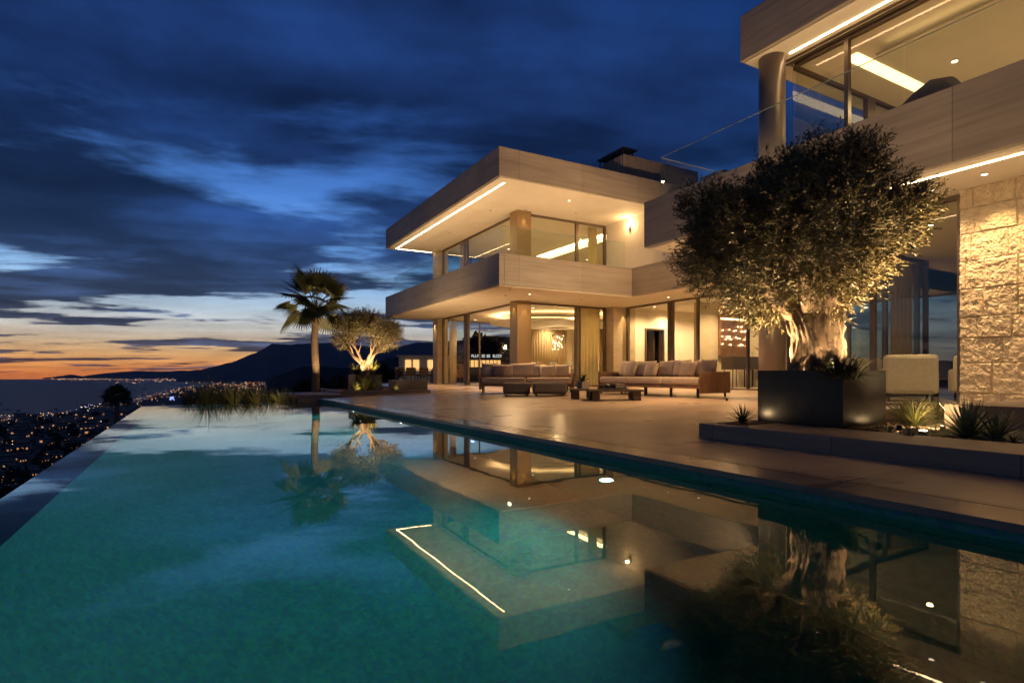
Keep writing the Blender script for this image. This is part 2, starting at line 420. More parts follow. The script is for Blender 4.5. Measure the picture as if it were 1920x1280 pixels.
# deck (slopes gently up to the house)
m = MB()
ys = [-6+.9*i for i in range(46)]
def strip(mb, fx0, fx1, z0, z1, y0, y1, ny=24):
    for j in range(ny):
        a = y0+(y1-y0)*j/ny; b = y0+(y1-y0)*(j+1)/ny
        mb.quad((fx0(a), a, z0), (fx1(a), a, z1), (fx1(b), b, z1), (fx0(b), b, z0))
cp = .34
strip(m, lambda y: xr(y)+cp+.006, lambda y: 10.3, .087, .23, -8, YF+.35)
m.quad((XR1-.55, YF+.35, .087), (10.3, YF+.35, .23), (10.3, 20.2, .23), (XR1-.55, 20.2, .087))
m.quad((7.6, 20.2, .182), (10.3, 20.2, .23), (10.3, 31, .23), (7.6, 31, .182))
m.quad((10.3, -8, .23), (24, -8, .23), (24, 31, .23), (10.3, 31, .23))
deck = tag(m.build('terrace_floor', 'deck_tile'), kind='structure')
# coping along the right pool edge
m = MB()
def prof(y0, y1, ny=16):
    for j in range(ny):
        a = y0+(y1-y0)*j/ny; b = y0+(y1-y0)*(j+1)/ny
        xa, xb = xr(a), xr(b)
        m.quad((xa, a, .085), (xa+cp, a, .085), (xb+cp, b, .085), (xb, b, .085))
        m.quad((xa, a, .045), (xa, a, .085), (xb, b, .085), (xb, b, .045))
        m.quad((xa+.02, a, .045), (xa, a, .045), (xb, b, .045), (xb+.02, b, .045))
        m.quad((xa+cp, a, .060), (xa+cp+.006, a, .060), (xb+cp+.006, b, .060), (xb+cp, b, .060))
prof(-8, YF+.35)
# far end return of the coping
m.quad((XR1-.55, YF, .085), (XR1, YF, .085), (XR1, YF+.35, .085), (XR1-.55, YF+.35, .085))
m.quad((XR1-.55, YF, -.3), (XR1, YF, -.3), (XR1, YF, .085), (XR1-.55, YF, .085))
m.quad((XR1-.55, YF+.35, -.3), (XR1-.55, YF, -.3), (XR1-.55, YF, .085), (XR1-.55, YF+.35, .085))
tag(m.build('pool_coping', 'coping_tile'), kind='structure')
tag(MB().box(7.61, 24, 30.9, 31.0, -4, .15).box(7.61, 7.7, 20.3, 30.9, -4, .17).box(2.45, 7.7, 20.15, 20.25, -4, .07).build('terrace_retaining_wall', 'dark_stone'), kind='structure')
# pool shell
m = MB()
PB = -1.75
strip(m, lambda y: XL+2.3, lambda y: xr(y)+.02, PB, PB, -8, YF)
strip(m, lambda y: xr(y)+.02, lambda y: xr(y)+.021, PB, .045, -8, YF)
cv = [(XL+.27, -.02), (XL+.27, -.12)]+[(XL+.27+2.03*(1-math.cos(R(90*i/14)))**1.0, -.12+(PB+.12)*math.sin(R(90*i/14))) for i in range(1, 15)]
i0 = len(m.v)
for (x_, z_) in cv: m.v += [(x_, -8, z_), (x_, YF, z_)]
for i in range(len(cv)-1): m.f.append((i0+2*i, i0+2*i+1, i0+2*i+3, i0+2*i+2)); m.sm.append(True)
m.quad((XL+.27, -8, -.02), (XL+.27, YF, -.02), (XL+.004, YF, -.012), (XL+.004, -8, -.012))
m.quad((XL+.27, YF-.15, PB), (XR1+.02, YF-.15, PB), (XR1+.02, YF-.15, -.012), (XL+.27, YF-.15, -.012))
m.quad((XL, YF-.15, -.012), (XR1+.02, YF-.15, -.012), (XR1+.02, YF-.004, -.01), (XL, YF-.004, -.01))
m.quad((XL+.27, -8, PB), (XR0+.02, -8, PB), (XR0+.02, -8, .045), (XL+.27, -8, .045))
shell = tag(m.build('pool_basin', 'mosaic'), kind='structure')
m = MB()
m.quad((XL+.003, -8, -.4), (XL+.003, YF, -.4), (XL+.003, YF, -.005), (XL+.003, -8, -.005))
m.box(XL-.30, XL-.004, -8, YF+.3, -4, -.9)
m.box(XL+.003, XR1-.56, YF+.002, YF+.12, -2.5, -.012)
m.box(XL-.002, XL+.25, -8, YF, -4, -.42)
tag(m.build('pool_retaining_wall', 'dark_stone'), kind='structure')
# water sheet: subdivided for smooth shading
m = MB()
ny = 40
for j in range(ny):
    a = -8+(YF+8)*j/ny; b = -8+(YF+8)*(j+1)/ny
    m.quad((XL, a, 0), (xr(a)+.02, a, 0), (xr(b)+.02, b, 0), (XL, b, 0))
tag(m.build('pool_water', 'pool_water'), kind='structure')
# underwater lamps in the right wall
for i, (yy, mt) in enumerate([(-4.2, 'pool_lamp'), (3.85, 'pool_lamp'), (6.5, 'pool_lamp_blue'), (9.2, 'pool_lamp'), (12.2, 'pool_lamp'), (-1.6, 'pool_lamp')]):
    x = xr(yy)+.004
    e = empty('pool_light', (x, yy, -.80), 0, None, 'pool light', 'round lamps in the pool wall')
    lb = ['round underwater lamp in the right pool wall nearest the camera', 'bright white underwater lamp in the right pool wall under the house reflection',
          'small blue glowing underwater lamp in the right pool wall', 'underwater lamp in the pool wall beyond the blue one',
          'farthest underwater lamp in the right pool wall', 'underwater lamp in the pool wall beside the camera'][i]
    e['label'] = lb
    mm = MB().tube([(0,0,0), (-.012,0,0)], .075, 20); mm.build('trim_ring', 'bronze', e)
    mm = MB().tube([(-.013,0,0), (-.018,0,0)], .045, 20); mm.build('lens', mt, e)
    l = spot('lamp', (-.06, 0, 0), (-1.06, 0, -.10), 66 if mt == 'pool_lamp' else 45, (.27,.93,.86) if mt == 'pool_lamp' else (.2,.7,1), 140, 1.0, .05)
    l.parent = e

# sea, terrain, mountains -------------------------------------------------
SEA = -150.0
m = MB()
seg = 48; i0 = len(m.v); m.v.append((0, 0, SEA))
for q in range(seg):
    a = 2*math.pi*q/seg; m.v.append((20000*math.sin(a), 20000*math.cos(a), SEA))
for q in range(seg): m.f.append((0, 1+(q+1) % seg, 1+q)); m.sm.append(False)
tag(m.build('sea', 'sea_water'), kind='structure')
def px_of_az(az):      # azimuth from +Y clockwise, radians -> photo px
    b = az-TH
    return 960+F*math.tan(b) if abs(b) < 1.35 else (-1e4 if b < 0 else 1e4)
def lerp_tab(tab, x):
    if x <= tab[0][0]: return tab[0][1]
    for (a, va), (b, vb) in zip(tab, tab[1:]):
        if x <= b: return va+(vb-va)*(x-a)/(b-a)
    return tab[-1][1]
shore = [(-9000, 1400), (-400, 1700), (0, 2050), (62, 2250), (109, 2600), (187, 3450), (250, 3950), (312, 5300), (375, 7800), (430, 10500), (480, 12500), (600, 14500), (9000, 14500)]
def terrain_z(r, px, depth):
    """r horizontal distance, returns ground height"""
    S = lerp_tab(shore, px)
    # main descending profile: picture drop in px as a function of depth
    drop = lerp_tab([(0, 0), (math.log(14), 330), (math.log(40), 330), (math.log(120), 225), (math.log(400), 140), (math.log(900), 92), (math.log(2100), 70), (math.log(5000), 30), (math.log(9000), 17), (math.log(20000), 8)], math.log(max(1.1, depth)))
    zc = -drop*depth/F
    # town on the left stays near the sea; to the right the land rises into the foothills
    k = max(0, min(1, (px-470)/170.0))
    drop2 = lerp_tab([(0, 0), (math.log(14), 120), (math.log(60), 70), (math.log(250), 48), (math.log(900), 34), (math.log(2500), 12), (math.log(5000), 8), (math.log(20000), 8)], math.log(max(1.1, depth)))
    k2 = k*k*(3-2*k)
    zr = -drop2*depth/F
    z = zc*(1-k2)+zr*k2
    if r > S*.9:
        z = max(SEA-4, min(z, SEA+4)) if r < S else SEA-6
    else:
        z = max(z, SEA+1.2+ (S-r)*.002)
    nz = noise.noise(Vector((r*math.sin(px*.003)*.01, r*.01, 0)))*min(6, r*.015)
    return z+(nz if z > SEA else 0)
m = MB()
rads = [12, 16, 22, 30, 42, 58, 80, 110, 150, 210, 290, 400, 540, 720, 950, 1250, 1600, 2000, 2500, 3100, 3900, 4900, 6200, 7800, 9800, 12000, 14600]
azs = [R(-75+130*i/210) for i in range(211)]
grid = []
for r in rads:
    row = []
    for az in azs:
        px = px_of_az(az); dep = max(r*.25, r*math.cos(az-TH))
        zz = terrain_z(r, px, dep)
        x, y = r*math.sin(az), r*math.cos(az)
        if x > 2.2 and y < 36 and x < 30: zz = min(zz, -.9)
        if r <= 22: zz = min(zz, -3.0)
        row.append(len(m.v)); m.v.append((x, y, zz))
    grid.append(row)
for j in range(len(rads)-1):
    for i in range(len(azs)-1):
        m.f.append((grid[j][i], grid[j][i+1], grid[j+1][i+1], grid[j+1][i])); m.sm.append(True)
tag(m.build('hillside_ground', 'hill'), kind='structure')

def ridge(name, prof, D, w, mt, jit=.0, wob=0.0):
    """a mountain range: crest through the given picture profile at distance D, slopes of width w on both sides"""
    m = MB(); cols = []
    x0, x1 = prof[0][0], prof[-1][0]; nn = int((x1-x0)/3)+1
    rows = 9
    for i in range(nn):
        px = x0+(x1-x0)*i/(nn-1); py = lerp_tab(prof, px)
        py -= noise.noise(Vector((px*.055, D*.01, 1)))*jit+noise.noise(Vector((px*.19, D*.01, 5)))*jit*.5
        top = at(px, py, D); hgt = max(2, top.z-SEA)
        col = []
        dirv = Vector((top.x, top.y, 0)).normalized()
        for j in range(-rows, rows+1):
            f = abs(j)/rows
            fall = (1-f)**1.35
            nzv = noise.noise(Vector((px*.03, j*.6, D*.001)))*hgt*.10*(f*(1-f)*4)
            p = Vector((top.x, top.y, 0))+dirv*(j/rows*w)
            col.append(len(m.v)); m.v.append((p.x, p.y, SEA-3+(hgt+3)*fall+nzv if j != 0 else top.z))
        cols.append(col)
    for i in range(nn-1):
        for j in range(2*rows):
            m.f.append((cols[i][j], cols[i+1][j], cols[i+1][j+1], cols[i][j+1])); m.sm.append(True)
    return tag(m.build(name, mt), kind='structure')
ridge('far_headland', [(80, 708), (94, 707), (131, 702), (156, 704.5), (200, 699), (256, 695), (312, 696), (375, 693), (419, 684), (470, 676), (560, 690)], 17500, 1500, 'mountain', .8)
ridge('mountain', [(330, 706), (375, 694), (419, 682), (440, 677.5), (470, 664), (480, 661.5), (510, 643.7), (540, 646), (585, 643), (615, 642), (640, 646), (710, 650), (747, 650), (785, 641), (810, 643), (900, 634), (1000, 640), (1200, 660), (1500, 690)], 13000, 3600, 'mountain', 1.4)
ridge('wooded_hill', [(500, 712), (540, 696), (560, 688), (600, 686), (640, 690), (700, 686), (725, 672), (760, 668), (800, 671), (850, 650), (880, 632), (909, 629), (952, 631), (1020, 640), (1300, 660), (2200, 690)], 900, 500, 'hill', 2.2)

# ================================================================== VILLA
V = empty('villa', (0,0,0), 0, 'modern two storey travertine villa with lit rooms and cantilevered roofs beside the pool', 'house')
FZ = .236      # house floor
def part(name, m, mt, bevel=0, parent=None): return m.build(name, mt, parent if parent is not None else V, bevel)
C1, C2, F2 = 3.42, 6.72, 3.80      # soffit heights, upper floor
# floors inside
part('interior_floor', MB().box(10.45, 23.6, 18.05, 26.5, .20, FZ).box(15.2, 23.6, 7.0, 18.05, .20, FZ).box(9.9, 23.6, -6, 7.0, .20, FZ), 'floor_tile')
# --- roofs
rf = part('roof', MB().box(8.1, 22, 15.2, 26.75, C2+.02, 7.64), 'travertine', .012)
part('soffit', MB().box(8.16, 21.9, 15.26, 26.69, C2-.01, C2+.018), 'plaster', 0, rf)
rf2 = part('roof', MB().box(9.2, 22, -7, 7.4, C2+.02, 7.62), 'travertine', .012)
part('soffit', MB().box(9.26, 10.02, -6.9, 7.34, C2-.01, C2+.018).box(10.02, 21.9, 6.98, 7.34, C2-.01, C2+.018), 'plaster', 0, rf2)
rf3 = part('roof', MB().box(14.9, 22, 7.4, 15.2, 6.2, 6.85), 'travertine')
# interior ceilings upper right, with a raised tray lit along its edge
part('ceiling', MB().box(10.80, 21.9, -6.9, 5.75, 6.50, 6.54).box(10.12, 21.9, -6.9, 6.92, 6.70, 6.73), 'plaster', 0, rf2)
part('cove_light', MB().box(10.75, 16.5, 6.05, 6.30, 6.685, 6.694), 'cove_soft', 0, rf2)
part('cove_light', MB().box(10.84, 10.88, -6.5, 5.6, 6.545, 6.560), 'cove_soft', 0, rf2)
# --- balcony left wing (parapet ring + slab)
bl = part('balcony', MB().box(8.1, 8.28, 15.2, 26.8, C1+.02, 4.41).box(8.28, 13.34, 15.2, 15.38, C1+.02, 4.41).box(8.28, 22, 26.62, 26.8, C1+.02, 4.41)
          .box(8.28, 22, 15.38, 26.62, C1+.02, F2), 'travertine', .01)
part('soffit', MB().box(8.16, 22, 15.26, 26.74, C1-.01, C1+.018), 'plaster', 0, bl)
bm = part('balcony', MB().box(13.34, 13.52, 9.3, 15.38, C1+.02, 4.41).box(13.52, 22, 9.3, 15.38, C1+.02, F2), 'travertine', .01)
part('soffit', MB().box(13.40, 22, 7.4, 15.26, C1-.01, C1+.018), 'plaster', 0, bm)
br_ = part('balcony', MB().box(8.44, 8.62, -8, 9.24, C1+.02, 4.41).box(8.62, 22, 9.06, 9.24, C1+.02, 4.41).box(8.62, 22, -8, 9.06, C1+.02, F2), 'travertine', .01)
part('soffit', MB().box(8.50, 22, -7.9, 9.18, C1-.01, C1+.018), 'plaster', 0, br_)
# --- light strips let into the soffits
part('light_strip', MB().box(8.49, 8.53, 15.62, 26.42, C2-.022, C2-.008).box(8.53, 10.3, 26.38, 26.42, C2-.022, C2-.008), 'led', 0, rf)
part('light_strip', MB().box(9.69, 9.725, -6.5, 6.70, C2-.022, C2-.008), 'led', 0, rf2)
part('light_strip', MB().box(8.72, 8.75, -6.5, 5.9, C1-.022, C1-.008), 'led', 0, br_)
# added glowing strips behind the parapets, out of view, to brighten the soffits
part('soffit_fill_strip', MB().box(8.75, 8.85, 16.2, 25.8, F2, F2+.05).box(9.2, 13.0, 15.75, 15.85, F2, F2+.05), 'led', 0, bl)
part('soffit_fill_strip', MB().box(8.9, 8.98, -5, 8.4, F2, F2+.05), 'led', 0, br_)
# --- columns
for (a, b) in ((FZ-.02, C1-.01), (F2, C2-.01)):
    part('column', MB().box(10.31, 10.91, 17.95, 18.50, a, b), 'bronze_column', .01)
    part('column', MB().box(10.31, 10.85, 25.65, 26.25, a, b), 'limestone', .01)
    part('column', MB().cyl(9.58, 6.98, a if a < 1 else F2, b, .235, 48), 'taupe_column')
# --- walls
part('wall', MB().box(14.62, 15.75, 17.75, 18.30, FZ, C1-.01), 'limestone')                   # pier at the inner corner
part('wall', MB().box(14.62, 14.9, 9.24, 18.2, F2, C2-.01).box(14.9, 15.9, 17.95, 18.2, F2, C2-.01), 'plaster')
part('wall', MB().box(16.0, 22, 26.3, 26.5, FZ, C1-.01).box(14.9, 16.0, 26.3, 26.5, 2.9, C1-.01), 'interior_plaster')       # back wall of dining room
part('wall', MB().box(21.8, 22, 18.3, 26.3, FZ, C1-.01), 'interior_plaster')
part('wall', MB().box(14.0, 22, 26.3, 26.5, F2, C2-.01).box(20.5, 20.7, 18.3, 26.3, F2, C2-.01), 'interior_plaster')
part('wall', MB().box(15.75, 16.30, 17.80, 18.0, FZ, C1-.01).box(17.36, 22, 17.80, 18.0, FZ, C1-.01).box(16.30, 17.36, 17.80, 18.0, 2.62, C1-.01), 'plaster')  # wall with the doorway
part('wall', MB().box(16.35, 22, 15.0, 15.2, FZ, C1-.01), 'interior_plaster')
part('wall', MB().box(21.8, 22, 15.2, 17.8, FZ, C1-.01), 'interior_plaster')
part('wall', MB().box(21.8, 22, 7.2, 8.0, FZ, C1-.01), 'interior_plaster')
part('wall', MB().box(20.2, 20.4, 18.3, 26.3, 0, .02), 'plaster')
dr = part('door', MB().box(16.30, 16.36, 17.74, 18.02, FZ, 2.62).box(17.30, 17.36, 17.74, 18.02, FZ, 2.62).box(16.36, 17.30, 17.74, 18.02, 2.56, 2.62)
          .box(17.0, 17.05, 18.02, 18.9, FZ, 2.56), 'dark_oak')
part('hallway', MB().box(16.0, 17.7, 19.4, 19.45, FZ, 2.8).box(16.0, 16.05, 18.02, 19.4, FZ, 2.8).box(17.65, 17.7, 18.02, 19.4, FZ, 2.8).box(16.0, 17.7, 18.02, 19.45, 2.8, 2.85), 'void', 0, dr)

# --- glazing
def window(x0, x1, y0, y1, z0, z1, posts, axis, fw=.05, dp=.09, paneoff=.0, open_=()):
    """frame with posts along 'x' or 'y' and one pane per bay"""
    m = MB()
    if axis == 'y':
        X = x0
        m.box(X, X+dp, y0, y1, z1-.07, z1); m.box(X, X+dp, y0, y1, z0, z0+.03)
        for p, wd in posts:
            if wd: m.box(X-.004, X+dp+.004, p-wd/2, p+wd/2, z0+.03, z1-.07)
    else:
        Y = y0
        m.box(x0, x1, Y, Y+dp, z1-.07, z1); m.box(x0, x1, Y, Y+dp, z0, z0+.03)
        for p, wd in posts:
            if wd: m.box(p-wd/2, p+wd/2, Y-.004, Y+dp+.004, z0+.03, z1-.07)
    fr = m.build('window', 'bronze', V)
    pp = sorted(posts)
    for i in range(len(pp)-1):
        if i in open_: continue
        a = pp[i][0]+pp[i][1]/2; b = pp[i+1][0]-pp[i+1][1]/2
        if b-a < .15: continue
        if axis == 'y': MB().box(X+.04, X+.052, a, b, z0+.03, z1-.07).build('pane', 'pane', fr)
        else: MB().box(a, b, Y+.04, Y+.052, z0+.03, z1-.07).build('pane', 'pane', fr)
    return fr
top1, top2 = C1-.012, C2-.012
# left wing ground, side facing the pool (middle bay slid open), front, back
window(10.55, 0, 18.52, 25.63, FZ, top1, [(18.55, .05), (22.75, .10), (22.92, .08), (23.08, .08), (25.6, .06)], 'y', open_=(0,))
window(10.93, 14.60, 18.20, 0, FZ, top1, [(10.96, .06), (13.15, .11), (13.32, .06), (14.56, .10)], 'x')
window(10.87, 15.95, 26.30, 0, FZ, top1, [(10.9, .06), (12.9, .05), (14.85, .09), (15.9, .08)], 'x', open_=())
# left wing upper
window(10.55, 0, 18.52, 25.63, F2, top2, [(18.55, .06), (22.85, .12), (23.1, .10), (25.6, .06)], 'y')
window(10.93, 14.60, 18.20, 0, F2, top2, [(10.96, .06), (13.18, .13), (14.56, .10)], 'x')
window(10.87, 13.95, 26.30, 0, F2, top2, [(10.9, .06), (12.4, .05), (13.9, .09)], 'x')
# middle ground
window(15.25, 0, 7.1, 17.72, FZ, top1, [(17.66, .12), (15.38, .12), (15.22, .09), (14.03, .07), (12.0, .07), (9.6, .08), (7.2, .1)], 'y', open_=())
window(21.8, 0, 8.0, 15.0, FZ, top1, [(8.05, .1), (10.3, .12), (12.6, .1), (14.95, .1)], 'y')
# right ground room: pool side, and the side towards the middle terrace
window(9.92, 0, 4.06, 6.85, FZ, top1, [(4.10, .06), (5.35, .07), (6.80, .10)], 'y')
window(10.05, 15.2, 6.90, 0, FZ, top1, [(10.08, .08), (11.1, .08), (11.4, .06), (13.4, .07), (15.15, .08)], 'x')
window(21.6, 0, -5.5, 6.8, FZ, top1, [(-5.4, .1), (-1.0, .1), (2.0, .35), (4.4, .12), (6.7, .12)], 'y')
# right upper room
window(10.08, 0, -6.5, 6.86, F2, top2, [(6.86, 0), (5.87, .07), (2.9, .06), (.2, .06), (-3, .06)], 'y')
window(10.20, 21, 6.88, 0, F2, top2, [(10.12, 0), (12.75, .30), (16.5, .08), (20.9, .1)], 'x')
# track grooves in the soffit round the upper right glazing
part('door_track', MB().box(9.98, 10.05, -6.5, 6.99, C2-.03, C2-.011).box(9.86, 9.93, -6.5, 7.06, C2-.026, C2-.011), 'bronze', 0, rf2)
# --- balustrades
def balustrade(pts, z0, z1, plen=2.2):
    e = MB()
    for (a, b) in zip(pts, pts[1:]):
        a = Vector((*a, 0)); b = Vector((*b, 0)); dv = (b-a).normalized(); nn = Vector((-dv.y, dv.x, 0))*.012
        e.quad(a-nn+Vector((0,0,z0)), b-nn+Vector((0,0,z0)), b-nn+Vector((0,0,z0+.02)), a-nn+Vector((0,0,z0+.02)))
        e.quad(a+nn+Vector((0,0,z0)), b+nn+Vector((0,0,z0)), b+nn+Vector((0,0,z0+.02)), a+nn+Vector((0,0,z0+.02)))
        e.quad(a-nn+Vector((0,0,z0+.02)), b-nn+Vector((0,0,z0+.02)), b+nn+Vector((0,0,z0+.02)), a+nn+Vector((0,0,z0+.02)))
    rail = e.build('balustrade', 'bronze', V)
    for (a, b) in zip(pts, pts[1:]):
        a = Vector(a); b = Vector(b); L = (b-a).length; k = max(1, round(L/plen)); dv = (b-a).normalized(); nn = Vector((-dv.y, dv.x))*.006
        for i in range(k):
            p = a+dv*(L*i/k+.006); q = a+dv*(L*(i+1)/k-.006); mm = MB(); i0 = 0
            c = [p-nn, q-nn, q+nn, p+nn]
            mm.v = [(u.x, u.y, z0+.02) for u in c]+[(u.x, u.y, z1) for u in c]
            mm.f = [(0,3,2,1), (4,5,6,7), (0,1,5,4), (1,2,6,5), (2,3,7,6), (3,0,4,7)]; mm.sm = [False]*6
            mm.build('glass_panel', 'clear_glass', rail)
            # polished edge catching the light
    mm = MB()
    for (a, b) in zip(pts, pts[1:]):
        mm.box(min(a[0], b[0])-.004, max(a[0], b[0])+.004, min(a[1], b[1])-.004, max(a[1], b[1])+.004, z1+.001, z1+.013)
    mm.build('glass_edge', 'edge', rail)
mat('edge', (.30,.36,.34), .25)
balustrade([(8.42, 26.5), (8.42, 15.52), (13.3, 15.52)], 4.412, 5.33)
balustrade([(8.56, -7.5), (8.56, 8.86), (13.3, 8.86)], 4.412, 5.26)
# --- downlights; the dark-lensed ones are added to brighten terrace and soffits
def downlight(x, y, z, parent, power=60, size=95, lit=True, aim=None):
    dm = MB().cyl(x, y, z-.016, z-.004, .042, 16); o = dm.build('downlight', 'plaster', parent)
    MB().cyl(x, y, z-.021, z-.0165, .034, 16).build('lens', 'lamp_disc' if lit else 'dark_metal', o)
    if power: spot('lamp', (x, y, z-.03), aim or (x, y, 0), power, WARM2, size, .9, .03, o)
p = atZ(1067, 375, C2); downlight(p.x, p.y, C2-.01, rf, 300)
for (x, y) in ((9.5, 18.5), (9.5, 22.3), (12.4, 17.2)): downlight(x, y, C2-.01, rf, 300, lit=False)  # extra lamps without a lit lens, added to brighten the upper balcony
p = atZ(993, 550, C1); downlight(p.x, p.y, C1-.01, bl, 420, 100)
for (x, y, tx, ty) in ((9.3, 17.0, 8.7, 15.8), (9.3, 20.5, 9, 20), (9.3, 24.5, 9, 24), (12.2, 16.6, 12, 15)): downlight(x, y, C1-.01, bl, 480, 84, False, (tx, ty, 0))  # extra dark-lensed lamps, added to light the deck
for (px, py) in ((1253, 556), (1310, 549)): p = atZ(px, py, C1); downlight(p.x, p.y, C1-.01, bm, 420, 100, True, (p.x-.8, p.y-.3, 0))
downlight(14.0, 11, C1-.01, bm, 420, 95, False, (12.6, 10.5, 0))  # added for more light on the middle terrace
for (px, py) in ((1846, 323.5), (1746, 353.8)): p = atZ(px, py, C1); downlight(p.x, p.y, C1-.01, br_, 130, 110)
for (x, y, tx, ty, pw) in ((8.8, 8.6, 7.6, 9.6, 520), (11.5, 8.6, 11, 10.5, 300), (9.1, 1.2, 8.5, 1, 120), (8.9, 6.9, 7.7, 7.2, 420)): downlight(x, y, C1-.01, br_, pw, 92, False, (tx, ty, 0))  # added and tilted outwards to brighten the open terrace
downlight(8.75, 15.7, C1-.01, bl, 650, 80, False, (9.1, 10.8, .3))  # added with a dark lens to warm the long sofa's front
# added fill lamps on the right balcony's far end, to brighten the left wing
for (x, z_, tz, pw) in ((10.8, C1+.3, 5.0, 620), (12.6, C1+.3, 5.2, 480)):
    o = MB().box(x-.06, x+.06, 9.245, 9.34, z_-.05, z_+.05).build('fill_lamp', 'bronze', br_)
    spot('lamp', (x, 9.42, z_), (x-.6, 15.2, tz), pw, WARM2, 100, .9, .08, o)
# narrow beams washing the columns from their heads
for (x, y, zz, pa) in ((10.62, 17.83, C1-.012, bl), (10.22, 18.2, C1-.012, bl), (10.6, 17.83, C2-.012, rf), (10.2, 26.0, C1-.012, bl), (15.1, 17.6, C1-.012, bl)):
    o = MB().cyl(x, y, zz-.012, zz-.002, .03, 12).build('downlight', 'bronze', pa)
    spot('lamp', (x, y, zz-.02), (x, y, 0), 60, (1, .62, .22), 50, .6, .015, o)
# wall lamp on the upper terrace
sc_l = MB().box(14.56, 14.62, 16.70, 16.80, 6.20, 6.42).build('wall_lamp', 'bronze', V)
MB().sphere((14.50, 16.75, 6.36), .03).build('bulb', 'uplight', sc_l)
point('lamp', (14.46, 16.75, 6.40), 24, (1, .62, .26), .05, sc_l)
# --- stone wall: split faced blocks with real relief
def stone_wall(X, y0, y1, z0, z1, st=.013, name='stone_wall'):
    ny_ = int((y1-y0)/st); nz_ = int((z1-z0)/st); rnd = random.Random(3)
    courses = []; zz = z0
    while zz < z1:
        h = rnd.choice((.30, .36, .40, .44)); row = []; y = y0-rnd.random()*.3
        while y < y1:
            wd = rnd.uniform(.22, .50); row.append((y, y+wd, rnd.random(), rnd.uniform(-.012, .014))); y += wd
        courses.append((zz, zz+h, row)); zz += h
    m = MB(); ci = 0
    for k in range(nz_+1):
        z = z0+(z1-z0)*k/nz_
        while ci < len(courses)-1 and z > courses[ci][1]: ci += 1
        c0, c1_, row = courses[ci]; ri = 0
        for j in range(ny_+1):
            y = y0+(y1-y0)*j/ny_
            while ri < len(row)-1 and y > row[ri][1]: ri += 1
            b = row[ri]; e = min(z-c0, c1_-z, y-b[0], b[1]-y)
            q = Vector((y*9+b[2]*50, z*9, b[2]*9))
            f = noise.fractal(q, .45, 2.3, 6)*.018+abs(noise.noise(q*1.9))*.020+abs(noise.noise(q*4.7))*.010
            edge = max(0, min(1, e/.013)); edge = edge**.5
            disp = (f+b[3]+.022)*edge - (.010 if e < .006 else 0)
            m.v.append((X-disp, y, z))
    for k in range(nz_):
        for j in range(ny_):
            a = k*(ny_+1)+j; m.f.append((a, a+ny_+1, a+ny_+2, a+1)); m.sm.append(False)
    return m
mat('rough_stone', (.60,.50,.36), .85, noise_amt=.18, nscale=9, bump=.5, bscale=55, bdist=.012)
swp = stone_wall(9.77, 1.2, 4.02, .1, C1-.012).build('stone_wall', 'rough_stone', V)
MB().box(9.80, 10.35, -6, 4.018, .1, C1-.012).build('wall_core', 'limestone', swp)
spot('lamp', (9.30, 3.55, C1-.04), (9.80, 3.5, 1.6), 55, (1, .66, .26), 70, .7, .03, br_)
spot('lamp', (9.30, 2.6, C1-.04), (9.80, 2.6, 1.6), 50, (1, .66, .26), 70, .7, .03, br_)
# --- roof things
lv = empty('roof_plant_screen', (14.06, 16.5, 7.64), 0, 'slatted plant room screen with dark flat cap on the villa roof', 'roof screen')
mm = MB()
for i in range(46): mm.box(i*.086, i*.086+.062, 0, .05, 0, 1.32)
for i in range(14): mm.box(-.02, .03, .10+i*.086, .10+i*.086+.05, 0, 1.30)
mm.box(0, 3.94, .052, .08, 0, 1.28)
mm.build('slats', 'slat', lv)
MB().box(-.06, .62, -.06, 1.50, 1.50, 1.56).build('cap', 'dark_metal', lv)
for (u, v_, z_) in ((.0, .0, 1.33), (.52, .085, 0), (0, 1.4, 0), (.52, 1.4, 0)): MB().box(u, u+.04, v_, v_+.04, z_, 1.495).build('post', 'dark_metal', lv)
ch = empty('chimney', (15.7, 13.3, 6.85), 0, 'pale square chimney block on the flat roof behind the olive crown', 'chimney')
MB().box(0, 1.1, 0, .85, 0, .72).build('stack', 'plaster', ch); MB().box(-.06, 1.16, -.06, .91, .72, .80).build('capping', 'travertine', ch)

# ================================================================== INTERIORS
# dining room dropped ellipse with light round its rim
def ellipse(cx, cy, rx, ry, z0, z1, mt, name, parent, seg=72, inner=None):
    m = MB(); i0 = 0
    for zz in (z0, z1):
        for q in range(seg):
            a = 2*math.pi*q/seg; m.v.append((cx+rx*math.cos(a), cy+ry*math.sin(a), zz))
            if inner: m.v.append((cx+(rx-inner)*math.cos(a), cy+(ry-inner)*math.sin(a), zz))
    if not inner:
        m.f.append(tuple(range(seg))[::-1]); m.f.append(tuple(range(seg, 2*seg))); m.sm += [False]*2
        for q in range(seg): m.f.append((q, (q+1) % seg, seg+(q+1) % seg, seg+q)); m.sm.append(True)
    else:
        for q in range(seg):
            a, b = 2*q, 2*((q+1) % seg); c = 2*seg
            m.f += [(a, b, b+1, a+1), (c+a, c+a+1, c+b+1, c+b), (a, a+c, b+c, b), (a+1, b+1, b+1+c, a+1+c)]; m.sm += [False]*4
    return m.build(name, mt, parent)
ds = ellipse(15.0, 22.3, 3.3, 2.6, 3.02, 3.12, 'plaster', 'ceiling_disc', V)
ellipse(15.0, 22.3, 3.05, 2.35, 3.125, 3.15, 'cove', 'cove_light', ds, inner=.12)
